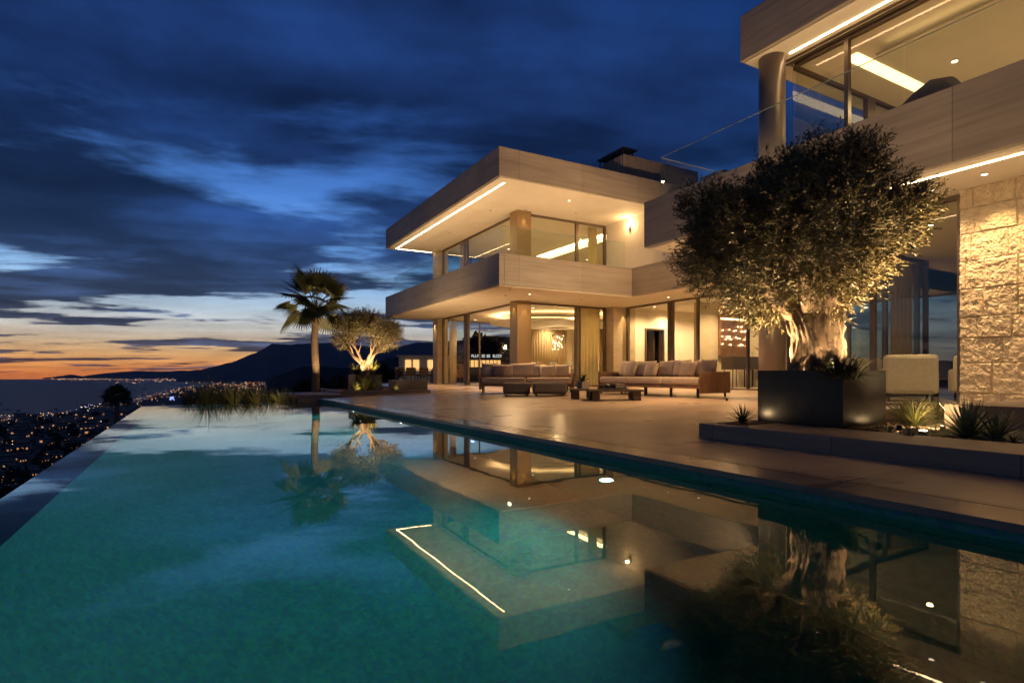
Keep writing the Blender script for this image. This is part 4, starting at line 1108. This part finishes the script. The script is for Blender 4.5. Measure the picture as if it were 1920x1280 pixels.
def agave(p, nb, L, wd, mt, label, spread=1.45, name='agave'):
    """rosette of stiff channelled pointed leaves"""
    e = empty(name, p, 0, label, 'plant'); mm = MB()
    for i in range(nb):
        f = i/nb; az = i*2.39996+rnd.gauss(0, .1); tilt = .12+spread*f**.8+rnd.gauss(0, .06); l = L*rnd.uniform(.8, 1.08)*(1-.15*(1-f))
        dv = Vector((math.cos(az)*math.sin(tilt), math.sin(az)*math.sin(tilt), math.cos(tilt))); sd = Vector((-math.sin(az), math.cos(az), 0)); up = dv.cross(sd)*-1
        i0 = len(mm.v); S = 6
        for s in range(S+1):
            q = s/S; c = dv*l*q+Vector((0,0,1))*(-.08*l*q*q*(tilt)); wv = wd*(.75+.5*q if q < .4 else .95)*(1-q**2.2)+.0015
            mm.v += [tuple(c-sd*wv/2), tuple(c-up*wv*.22), tuple(c+sd*wv/2)]
        for s in range(S):
            a = i0+3*s; mm.f += [(a, a+1, a+4, a+3), (a+1, a+2, a+5, a+4)]; mm.sm += [True, True]
    mm.build('foliage', mt, e); return e
g0 = KZ-.045
p = atZ(1392, 792, KZ+.01); agave(p, 60, .24, .012, 'grass_leaf', 'small spiky rosette plant left of the black olive planter', 1.35, 'spiky_plant')
p = atZ(1715, 800, g0); plant('grass_clump', p, 260, .40, .011, 1.25, .8, 'grass_leaf', 'bright lit grassy clump right of the black olive planter')
p = atZ(1695, 790, g0); plant('grass_clump', p, 200, .36, .011, 1.3, .8, 'grass_leaf', 'lit grassy clump closest to the right side of the black planter')
p = atZ(1760, 792, g0); plant('grass_clump', p, 160, .34, .011, 1.2, .8, 'grass_leaf', 'lit grassy clump behind the large dark agave')
p = atZ(1815, 822, g0); agave(p, 120, .42, .024, 'agave', 'large dark spiky agave at the right of the planting bed', 1.5)
p = atZ(1868, 826, g0); agave(p, 80, .33, .022, 'agave', 'smaller dark agave partly behind the large one at the right', 1.5)
p = atZ(1705, 826, g0); agave(p, 44, .15, .016, 'agave', 'small low succulent just left of the glowing garden light', 1.5, 'succulent')
p = atZ(1668, 812, g0); agave(p, 30, .10, .014, 'agave', 'tiny succulent by the right foot of the black planter', 1.5, 'succulent')
p = atZ(1900, 838, g0); plant('ground_plant', p, 60, .12, .014, 1.4, .9, 'dark_leaf', 'low dark ground plant at the far right of the bed')
def uplight(p, aim, power, label, size=70, col=(1,.66,.32), disc='uplight', r=.017):
    e = empty('garden_uplight', p, 0, label, 'garden light', 'small garden spotlights')
    hs = MB(); k = 16
    for q in range(k):
        a0, a1 = 2*math.pi*q/k, 2*math.pi*(q+1)/k
        for (r0, z0, r1, z1) in ((r*1.3, 0, r*1.3, .05), (r*1.3, .05, r*1.12, .05), (r*1.12, .05, r*1.12, .012)):
            hs.quad((r0*math.cos(a0), r0*math.sin(a0), z0), (r0*math.cos(a1), r0*math.sin(a1), z0), (r1*math.cos(a1), r1*math.sin(a1), z1), (r1*math.cos(a0), r1*math.sin(a0), z1))
    hs.build('housing', 'dark_metal', e)
    zl = .055 if r > .02 else .022
    MB().cyl(0, 0, .012, zl, r, 16).build('lens', disc, e)
    l = spot('lamp', tuple(Vector(p)+Vector((0,0,.06))), aim, power, col, size, .8, .025, e)
    return e
p = atZ(1731, 818, g0); uplight(p, (6.4, 3.0, 3.0), 330, 'glowing garden spotlight between the grass and the large agave', 110, r=.028)
uplight((6.25, 2.72, g0), (6.6, 3.1, .45), 30, 'small spotlight in the gravel aimed at the grassy clumps', 120)
p = atZ(1376, 797, KZ); uplight((5.02, 4.03, KZ), (5.36, 3.70, 1.0), 4.5, 'small garden spotlight in front of the spiky plant left of the planter', 150)
uplight((5.33, 3.86, .70), (5.15, 3.9, 2.6), 210, 'spotlight in the soil behind the big olive trunk', 120)
uplight((5.30, 3.20, .70), (5.12, 3.2, 2.8), 200, 'spotlight in the soil in front of the big olive trunk', 115)
uplight((5.84, 3.16, .70), (6.0, 3.15, 2.8), 200, 'spotlight in the soil right of the big olive trunk', 115)

uplight((5.84, 2.90, g0+.01), (5.72, 3.16, 1.0), 6, 'spotlight in the gravel at the front right foot of the black planter', 150)
uplight((6.2, 19.6, .21), (8.1, 20.5, 5.0), 420, 'added unseen fill light at the back of the far bed, brightening the left wing', 130)  # added out of view to warm the left wing's fascias
uplight((7.4, 3.25, g0+.01), (9.77, 3.3, 1.5), 55, 'added fill light in the gravel behind the grassy clumps, brightening the stone wall', 120)  # extra lamp added to brighten the lower stone wall
uplight((5.27, 3.50, .70), (5.50, 3.55, 1.7), 26, 'spotlight inside the planter rim aimed at the left side of the trunk', 80)
uplight((5.62, 3.14, .70), (5.58, 3.45, 1.7), 26, 'spotlight inside the planter rim aimed at the front of the trunk', 80)
uplight((9.25, 7.75, deckz(9.25)), (9.4, 8.3, 3.4), 75, 'added floor fill light beside the tall round column, brightening the right balcony soffit', 120)  # added to lift the soffit at the balcony's end
uplight((12.3, 8.5, .24), (12.2, 8.2, 3.4), 75, 'added floor fill light deeper under the right balcony, brightening its soffit', 120)  # second added lamp for the same soffit
uplight((5.55, 4.045, KZ-.004), (8.44, 8.0, 4.0), 330, 'floodlight added unseen behind the black planter to brighten the upper balcony', 75)  # added behind the planter, out of view, to warm the balcony face
# far left bed, second olive, fan palm
m = MB().box(3.70, 6.45, 16.6, 16.75, .06, .25).box(3.70, 3.85, 16.75, 20.2, .06, .25)
kb2 = m.build('planting_bed', 'concrete', None, .004); tag(kb2, 'low stone edged bed at the far corner of the pool under the lit olive', 'planting bed')
MB().box(3.85, 6.45, 16.75, 20.2, .06, .21).build('gravel', 'soil', kb2)
planter(4.45, 5.30, 17.9, 18.8, .20, .72, 'dark planter holding the small lit olive tree by the pool corner')
tag(MB().box(5.75, 6.85, 17.9, 18.7, .15, .54).build('fire_table', 'dark_stone', None, .01), 'low dark stone block right of the small olive planter', 'fire table')
limbs2 = [(2.6, .75, 1.0, .085), (3.0, .95, .8, .06), (-.2, .80, .95, .08), (-.9, 1.0, .8, .06), (1.2, 1.1, .7, .05)]
olive('olive_tree', 4.87, 18.35, .63, 'small twisted olive tree lit from below beside the fan palm', 1.16, .60, 1.36, .12, .55, 4200, .066, 9, limbs2,
      cut=lambda v: (v.z < .2 and abs(v.x-.05) < .34) or v.z < -.8, clumps=46, dens=11)
uplight((4.60, 18.0, .635), (4.6, 18.2, 2.0), 180, 'spotlight at the foot of the small lit olive', 120)
uplight((5.18, 18.0, .635), (5.3, 18.3, 2.0), 160, 'second spotlight at the right foot of the small lit olive', 120)
p = atZ(625, 737, .25)
plant('yellow_shrub', (4.25, 17.2, .2), 150, .42, .02, 1.25, .6, 'grass_leaf', 'bright yellow green spiky plant in the far bed beside the palm')
plant('leafy_shrub', (4.7, 17.6, .2), 130, .55, .04, .9, .6, 'grass_leaf', 'leafy lit shrub in front of the small olive planter')
plant('leafy_shrub', (4.62, 18.6, .63), 80, .50, .05, .7, .6, 'grass_leaf', 'leafy lit shrub growing left of the small olive trunk')
plant('leafy_shrub', (5.15, 18.6, .63), 80, .62, .05, .6, .5, 'grass_leaf', 'leafy lit shrub growing right of the small olive trunk')
plant('low_shrub', (5.55, 17.3, .2), 90, .22, .03, 1.2, .6, 'grass_leaf', 'low lit shrub between the planter and the dark stone block')
uplight((4.35, 16.98, .21), (4.4, 17.6, .8), 12, 'spotlight in the far bed in front of the yellow plant', 130)
uplight((5.6, 17.05, .21), (5.5, 17.6, .8), 8, 'spotlight in the far bed in front of the low shrub', 130)

def fan_palm(name, x, y, z0, h, tr, nfr, pet, fanr, label, seed, tilt_max=2.2, nb=26, group=None):
    rnd = random.Random(seed); t = empty(name, (x, y, z0), 0, label, 'palm tree', group); m = MB()
    k = 26
    def rg(j, a, p): return 1+.05*(j % 2)+.03*math.sin(7*a+j)
    m.tube([(0.02*math.sin(i*.3), .02*math.cos(i*.4), h*i/(k-1)) for i in range(k)], [tr*(1.18-.25*i/(k-1)) for i in range(k)], 20, True, rg)
    # old leaf bases under the crown
    for i in range(40):
        a = rnd.uniform(0, 6.28); zz = h-rnd.random()*h*.16
        m.tube([(math.cos(a)*tr*.8, math.sin(a)*tr*.8, zz), (math.cos(a)*tr*1.7, math.sin(a)*tr*1.7, zz+tr*.9)], [tr*.16, tr*.05], 5)
    m.build('trunk', 'palm_bark', t)
    c = MB()
    for i in range(nfr):
        f = (i+.5)/nfr; az = i*2.39996+rnd.gauss(0, .15); tilt = .10+tilt_max*f**.95+rnd.gauss(0, .10)
        L = pet*rnd.uniform(.8, 1.1); pts = []; p = Vector((0,0,h)); a = tilt*.45
        for s in range(6):
            pts.append(p.copy()); p = p+Vector((math.cos(az)*math.sin(a), math.sin(az)*math.sin(a), math.cos(a)))*L/5; a += (tilt-tilt*.45)/5*1.3
        c.tube(pts, [.016, .014, .012, .010, .009, .008], 5, False)
        hub = pts[-1]; dv = (pts[-1]-pts[-2]).normalized(); dv = (dv+Vector((0,0,-.05-.28*f))).normalized(); sd = Vector((-math.sin(az), math.cos(az), 0)); up = sd.cross(dv)
        if up.z < 0: up = -up
        ro = rnd.gauss(0, .38); sd, up = sd*math.cos(ro)+up*math.sin(ro), up*math.cos(ro)-sd*math.sin(ro)
        FR = fanr*rnd.uniform(.85, 1.1)
        for b in range(nb):
            th = (b/(nb-1)-.5)*R(235); cup = .22*math.cos(th*.6)
            bd = (dv*math.cos(th)+sd*math.sin(th)-up*.10*abs(math.sin(th))).normalized()
            l = FR*(.72+.28*math.cos(th*.7))*rnd.uniform(.9, 1.05); ps = []
            q = hub.copy(); d2 = bd.copy()
            for s in range(5):
                ps.append(q.copy()); q = q+d2*l/4; d2 = (d2+Vector((0,0,-1))*(.01+.36*(s/4)**2)*(1+rnd.random()*.9)).normalized()
            side = bd.cross(up).normalized()
            i0 = len(c.v)
            for s, q in enumerate(ps):
                wv = FR*math.tan(R(235)/nb/2)*(0, .42, .62, .42, .03)[s]+.002
                c.v += [tuple(q-side*wv), tuple(q+side*wv)]
            for s in range(4): c.f.append((i0+2*s, i0+2*s+1, i0+2*s+3, i0+2*s+2)); c.sm.append(False)
    c.build('crown', 'palm_leaf', t)
    return t
pb = at(591, 735, 18.9)
fan_palm('fan_palm', pb.x, pb.y, .05, 2.70, .108, 32, .98, .68, 'tall fan palm with a smooth lit trunk at the far end of the pool', 3)
uplight((pb.x+.1, pb.y-1.0, .18), (pb.x, pb.y, 1.9), 230, 'spotlight aimed up the trunk of the tall fan palm', 60)
# low wall block at the far pool end
tag(MB().box(2.35, 3.68, 16.1, 18.6, -.5, .17).build('low_wall', 'concrete', None, .006), 'low stone wall block at the foot of the fan palm', 'low wall')
# reeds beyond the far edge
rr = random.Random(21)
pln = tag(MB().box(-.5, 2.3, 15.95, 16.7, -1.2, -.25).build('reed_trough', 'dark_stone'), 'dark trough holding reeds beyond the far pool edge', 'trough')
spots_ = [(352, .45), (368, .5), (388, 1.0), (402, .6), (420, .75), (440, .6), (462, .7), (482, .62), (505, .5), (528, .42), (548, .35), (430, .5), (470, .45)]
for i, (px, h) in enumerate(spots_):
    p = at(px, 760, 15.5+rr.uniform(-.2, .35)); 
    e = empty('reed_clump', (p.x, max(15.98, p.y), -.26), 0, 'clump of %s reeds just beyond the far pool edge, %s' % (['tall', 'thin', 'short'][i % 3], ['first from the left', 'second from the left', 'the tallest stems', 'fourth from the left', 'fifth from the left', 'left of the middle', 'right of the middle', 'towards the palm', 'third from the palm end', 'second from the palm end', 'closest to the palm', 'low in the middle', 'low right of the middle'][i]), 'reeds', 'reeds beyond the far pool edge')
    mm = MB(); bladeset(mm, (0,0,0), 110, h*.72+.42, .014, .55, .7, rr, 5); 
    if px == 388: bladeset(mm, (0,0,0), 8, 1.35, .02, .08, .1, rr, 5)
    mm.build('foliage', 'grass_leaf' if i % 2 else 'dark_leaf', e)
uplight((.4, 15.85, -.25), (.5, 16.3, .5), 22, 'spotlight among the reeds left of the middle', 150)
uplight((1.6, 15.85, -.25), (1.6, 16.3, .5), 26, 'spotlight among the reeds near the palm', 150)
# roof palm tuft
rp = empty('roof_plant', (at(1037, 292, 21).x, at(1037, 292, 21).y, 7.64), 0, 'dark spiky palm tuft showing above the roof edge', 'plant')
mm = MB(); bladeset(mm, (0,0,.15), 90, .75, .05, 1.3, .5, rnd, 4); mm.build('foliage', 'dark_leaf', rp); MB().cyl(0, 0, 0, .2, .15, 12).build('pot', 'ceramic', rp)
# palm on the slope at the left
pp = at(219, 745, 62); fan_palm('slope_palm', pp.x, pp.y, pp.z-5.0, 4.9, .2, 30, .95, .95, 'dark fan palm silhouette on the slope below the left pool edge', 8, 2.4, 18)

# ================================================================== TOWN, WOODS
def ground_at(p):
    r = math.hypot(p.x, p.y); az = math.atan2(p.x, p.y); return terrain_z(r, px_of_az(az), max(r*.25, r*math.cos(az-TH)))
def solve(px, py):
    """first ground hit along the ray of a pixel"""
    t = 40.0
    while t < 14000:
        p = at(px, py, t)
        if p.z <= ground_at(p)+.5: return p, t
        t *= 1.03
    return None, None
rr = random.Random(77)
L = {k: MB() for k in ('town_warm', 'town_white', 'town_blue', 'town_dim')}
def lamp_at(px, py, sz, key):
    p, t = solve(px, py)
    if p is None: return
    s = sz*t/F*.5; p.z = ground_at(p)+s+2*min(1, t/300)
    m_ = L[key]; i0 = len(m_.v)
    m_.v += [(p.x-s, p.y, p.z), (p.x, p.y-s, p.z), (p.x+s, p.y, p.z), (p.x, p.y+s, p.z), (p.x, p.y, p.z-s), (p.x, p.y, p.z+s)]
    m_.f += [(i0, i0+1, i0+5), (i0+1, i0+2, i0+5), (i0+2, i0+3, i0+5), (i0+3, i0, i0+5), (i0+1, i0, i0+4), (i0+2, i0+1, i0+4), (i0+3, i0+2, i0+4), (i0, i0+3, i0+4)]; m_.sm += [False]*8
def shore_y(px): return lerp_tab([(0, 775), (62, 769), (109, 760), (187, 745), (250, 740), (312, 729), (375, 719), (480, 713), (640, 712)], px)
for i in range(700):     # band along the shore
    px = rr.uniform(0, 480); py = shore_y(px)+abs(rr.gauss(0, 9))+3
    lamp_at(px, py, rr.choice((.5, .7, .9, 1.3)), rr.choice(('town_warm', 'town_warm', 'town_white', 'town_dim', 'town_dim')))
for i in range(90): 
    px = rr.gauss(150, 40); lamp_at(px, shore_y(max(0, px))+8+abs(rr.gauss(0, 5)), 1.3, rr.choice(('town_blue', 'town_white')))
for i in range(16): lamp_at(322+rr.gauss(0, 4), 749+rr.gauss(0, 2), 2.2, 'town_blue')
for i in range(330):     # lower slope
    px = rr.uniform(0, 330); py = rr.uniform(775, 930)
    if px > 262-(py-761)*1.4: continue
    if noise.noise(Vector((px*.018, py*.035, 2))) < -.08: continue
    lamp_at(px, py, rr.choice((.5, .7, .9, 1.6)), rr.choice(('town_warm', 'town_dim', 'town_dim', 'town_warm', 'town_warm', 'town_white')))
for i in range(420):     # foothill town right of the reeds
    px = rr.uniform(440, 640); py = rr.uniform(702, 745)
    if py < 712 and px > 560: continue
    lamp_at(px, py, rr.choice((.6, .8, 1.2)), rr.choice(('town_warm', 'town_warm', 'town_dim', 'town_white')))
for i in range(420):     # far coast across the bay
    px = rr.uniform(96, 470); py = 709.3+abs(rr.gauss(0, 1.3)) if px < 200 else 709.5+abs(rr.gauss(0, 3.2))
    p = at(px, py, 14500); s = rr.choice((.7, 1.0, 1.3))*14500/F*.5
    if 96 < px < 160 and rr.random() < .8: s *= 1.25
    t = -SEA*F/(py-HY); p = at(px, py, min(16000, t*.97)); key = rr.choice(('town_warm', 'town_white', 'town_warm', 'town_dim'))
    m_ = L[key]; i0 = len(m_.v)
    m_.v += [(p.x-s, p.y, p.z), (p.x, p.y-s, p.z), (p.x+s, p.y, p.z), (p.x, p.y+s, p.z), (p.x, p.y, p.z-s*.6), (p.x, p.y, p.z+s*.6)]
    m_.f += [(i0, i0+1, i0+5), (i0+1, i0+2, i0+5), (i0+2, i0+3, i0+5), (i0+3, i0, i0+5), (i0+1, i0, i0+4), (i0+2, i0+1, i0+4), (i0+3, i0+2, i0+4), (i0, i0+3, i0+4)]; m_.sm += [False]*8
for key, lb in (('town_warm', 'countless orange street lamps of the coastal town below'), ('town_white', 'countless white lamps of the coastal town below'),
                ('town_blue', 'cluster of blue and violet lamps near the shore'), ('town_dim', 'countless dim amber lights scattered over the dark slope')):
    tag(L[key].build('town_lights', key), lb, 'town lights', None, 'stuff')
# town houses on the slope
def house_mesh():
    w_, d_, h_ = 9, 8, 5.5
    wall = MB().box(-w_/2, w_/2, -d_/2, d_/2, -4, h_)
    roof = MB().box(-w_/2-.4, w_/2+.4, -d_/2-.4, d_/2+.4, h_, h_+.7)
    win = MB()
    for i in range(3): win.box(-3.2+i*2.6, -2.0+i*2.6, -d_/2-.06, -d_/2-.01, 1.2, 2.6)
    win.box(-w_/2-.06, -w_/2-.01, -1, 1, 3.4, 4.8)
    return wall, roof, win
a, b, c = house_mesh()
hp = empty('town_house', (0,0,-100), 0, 'pale flat roofed house among the lights on the dark slope below the pool', 'house', 'houses on the slope below the pool')
a.build('wall', 'house_wall', hp); b.build('roof', 'roof_tile', hp); c.build('window', 'house_window', hp)
first = True
for i in range(110):
    px = rr.uniform(-20, 320); py = rr.uniform(760, 900)
    if i % 4 == 0: px = rr.uniform(430, 640); py = rr.uniform(716, 742)
    p, t = solve(px, py)
    if p is None or t < 110: continue
    if first: o = hp; first = False
    else:
        o = hp.copy(); COL.objects.link(o)
        for chd in list(hp.children):
            q = chd.copy(); COL.objects.link(q); q.parent = o
    o.location = (p.x, p.y, ground_at(p)); s = rr.uniform(.7, 1.3)*max(.35, min(1.6, t/500)); o.scale = (s, s, s); o.rotation_euler = (0, 0, rr.uniform(-1.4, 1.4))
# woods on the slopes: rough leafy heads, one mass
wd = MB(); rr2 = random.Random(5)
def tuft(mb, p, r, nl, rnd):
    for i in range(nl):
        v = Vector((rnd.gauss(0,1), rnd.gauss(0,1), rnd.gauss(0,1))).normalized()*r*rnd.uniform(.55, 1); v.z = abs(v.z)*1.1+r*.1
        c = Vector(p)+v; a = Vector((rnd.gauss(0,1), rnd.gauss(0,1), rnd.gauss(0,1))).normalized()*r*.26; b = a.cross(v).normalized()*r*.16
        i0 = len(mb.v); mb.v += [tuple(c-a), tuple(c-b), tuple(c+a), tuple(c+b)]; mb.f.append((i0, i0+1, i0+2, i0+3)); mb.sm.append(False)
for i in range(420):
    px = rr2.uniform(-40, 330); py = 752+rr2.random()**.8*230
    p, t = solve(px, py)
    if p is None or t > 2500: continue
    r = rr2.uniform(3.0, 6.5)*max(.25, min(2.0, t/350)); tuft(wd, (p.x, p.y, ground_at(p)-.3*r), r, 60, rr2)
for i in range(150):
    px = rr2.uniform(450, 660); py = rr2.uniform(712, 752)
    p, t = solve(px, py)
    if p is None: continue
    r = rr2.uniform(4, 8)*max(.12, min(1.5, t/500)); tuft(wd, (p.x, p.y, ground_at(p)-.3*r), r, 50, rr2)
tag(wd.build('hillside_woods', 'wood_leaf'), 'dark trees and scrub covering the slope below the pool', 'woods', None, 'stuff')
# dark garden trees behind the terrace
def round_tree(x, y, z0, h, r, label, seed):
    rnd = random.Random(seed); t = empty('garden_tree', (x, y, z0), 0, label, 'tree', 'dark trees behind the terrace')
    MB().tube([(0,0,0), (.1,0,h*.4), (0,.1,h*.75)], [.22, .16, .08], 8).tube([(0,0,h*.35), (r*.4,0,h*.7)], [.1, .04], 6).tube([(0,0,h*.35), (-r*.4,.2,h*.7)], [.1, .04], 6).build('trunk', 'bark', t)
    mb = MB()
    for i in range(26):
        v = Vector((rnd.uniform(-1,1), rnd.uniform(-1,1), rnd.uniform(-1,1)))
        if v.length > 1: continue
        tuft(mb, (v.x*r*.8, v.y*r*.8, h*.62+v.z*h*.34), r*.42, 150, rnd)
    mb.build('crown', 'wood_leaf', t)
tl = [(700, 690, 44, 1.9), (722, 678, 46, 2.3), (748, 680, 50, 2.2), (838, 668, 54, 2.6), (872, 640, 62, 3.8), (900, 628, 70, 4.4), (935, 630, 66, 4.4), (965, 640, 60, 4.0), (590, 697, 45, 1.8), (650, 700, 40, 1.6), (1010, 650, 50, 4)]
nm = ['left of the far dining table', 'behind the far dining table', 'close behind the far chairs', 'beside the end column of the house', 'seen through the open doors, left one', 'seen through the open doors, centre', 'seen through the open doors, right of centre', 'seen through the open doors near the bronze column', 'low behind the fan palm trunk', 'low behind the small olive', 'behind the dining room curtains']
for i, (px, py, t, r) in enumerate(tl):
    p = at(px, py, t); z0 = -3.5; h = (p.z-z0-.4*r)/.96
    round_tree(p.x, p.y, z0, h, r, 'dense dark garden tree '+nm[i], 40+i)
# neighbours' houses
nb = empty('neighbour_house', tuple(at(783, 720, 40)), R(-20), 'pale neighbouring house with warm lit windows beyond the far dining table', 'house')
nz = at(783, 668, 40).z-at(783, 720, 40).z
MB().box(-1.3, 2.2, 0, 3, -4, nz).build('wall', 'white_wall', nb); MB().box(-1.45, 2.35, -.2, 3.2, nz, nz+.08).build('roof', 'white_wall', nb)
for x0 in (-.85, -.3, .7, 1.3): MB().box(x0, x0+.40, -.04, -.01, nz-1.0, nz-.25).build('window', 'town_window', nb)
rs = empty('restaurant', tuple(at(905, 720, 42)), R(-25), 'lit restaurant with glowing windows and white sign, seen through the villa doors', 'building')
b0 = at(905, 720, 42).z; w0 = at(905, 688, 42).z-b0; w1 = at(905, 675, 42).z-b0; s0 = at(905, 670, 42).z-b0; s1 = at(905, 664.5, 42).z-b0
MB().box(-1.3, 2.7, 0, 3, -4, s0-.02).build('wall', 'dark_stone', rs)
for i in range(9): MB().box(-1.15+i*.28, -.92+i*.28, -.04, -.01, w0, w1).build('window', 'town_window', rs)
sg = MB().box(-1.2, 1.2, .1, .13, s0-.02, s0).build('sign', 'dark_metal', rs)
gl = MB(); x = -1.05; rs_ = random.Random(2)
for grp in (1, 5, 2, 2, 0, 5):
    for i in range(grp):
        k = rs_.random(); gl.box(x, x+.04, .05, .07, s0+.01, s1)
        if k > .3: gl.box(x+.04, x+.11, .05, .07, s1-.05, s1)
        if k < .7: gl.box(x+.04, x+.11, .05, .07, s0+.01, s0+.06)
        if k > .5: gl.box(x+.075, x+.11, .05, .07, s0+.06, s1-.05)
        x += .135
    x += .09
gl.build('lettering', 'sign_white', sg)

# air between the terrace and the far coast
hz = MB().box(-19500, 19500, -2600, 19500, SEA-8, 1250)
hm = bpy.data.materials.new('haze_air'); hm.use_nodes = True; MAT['haze_air'] = hm; hm.node_tree.nodes.clear(); k = N(hm.node_tree)
pv = k.new('ShaderNodeVolumePrincipled'); pv.inputs['Color'].default_value = (.62,.74,1.0,1); pv.inputs['Density'].default_value = HAZE
o_ = k.new('ShaderNodeOutputMaterial'); k.l.new(pv.outputs[0], o_.inputs['Volume'])
tag(hz.build('haze', 'haze_air'), 'thin blue evening haze over the bay', 'haze', None, 'stuff')
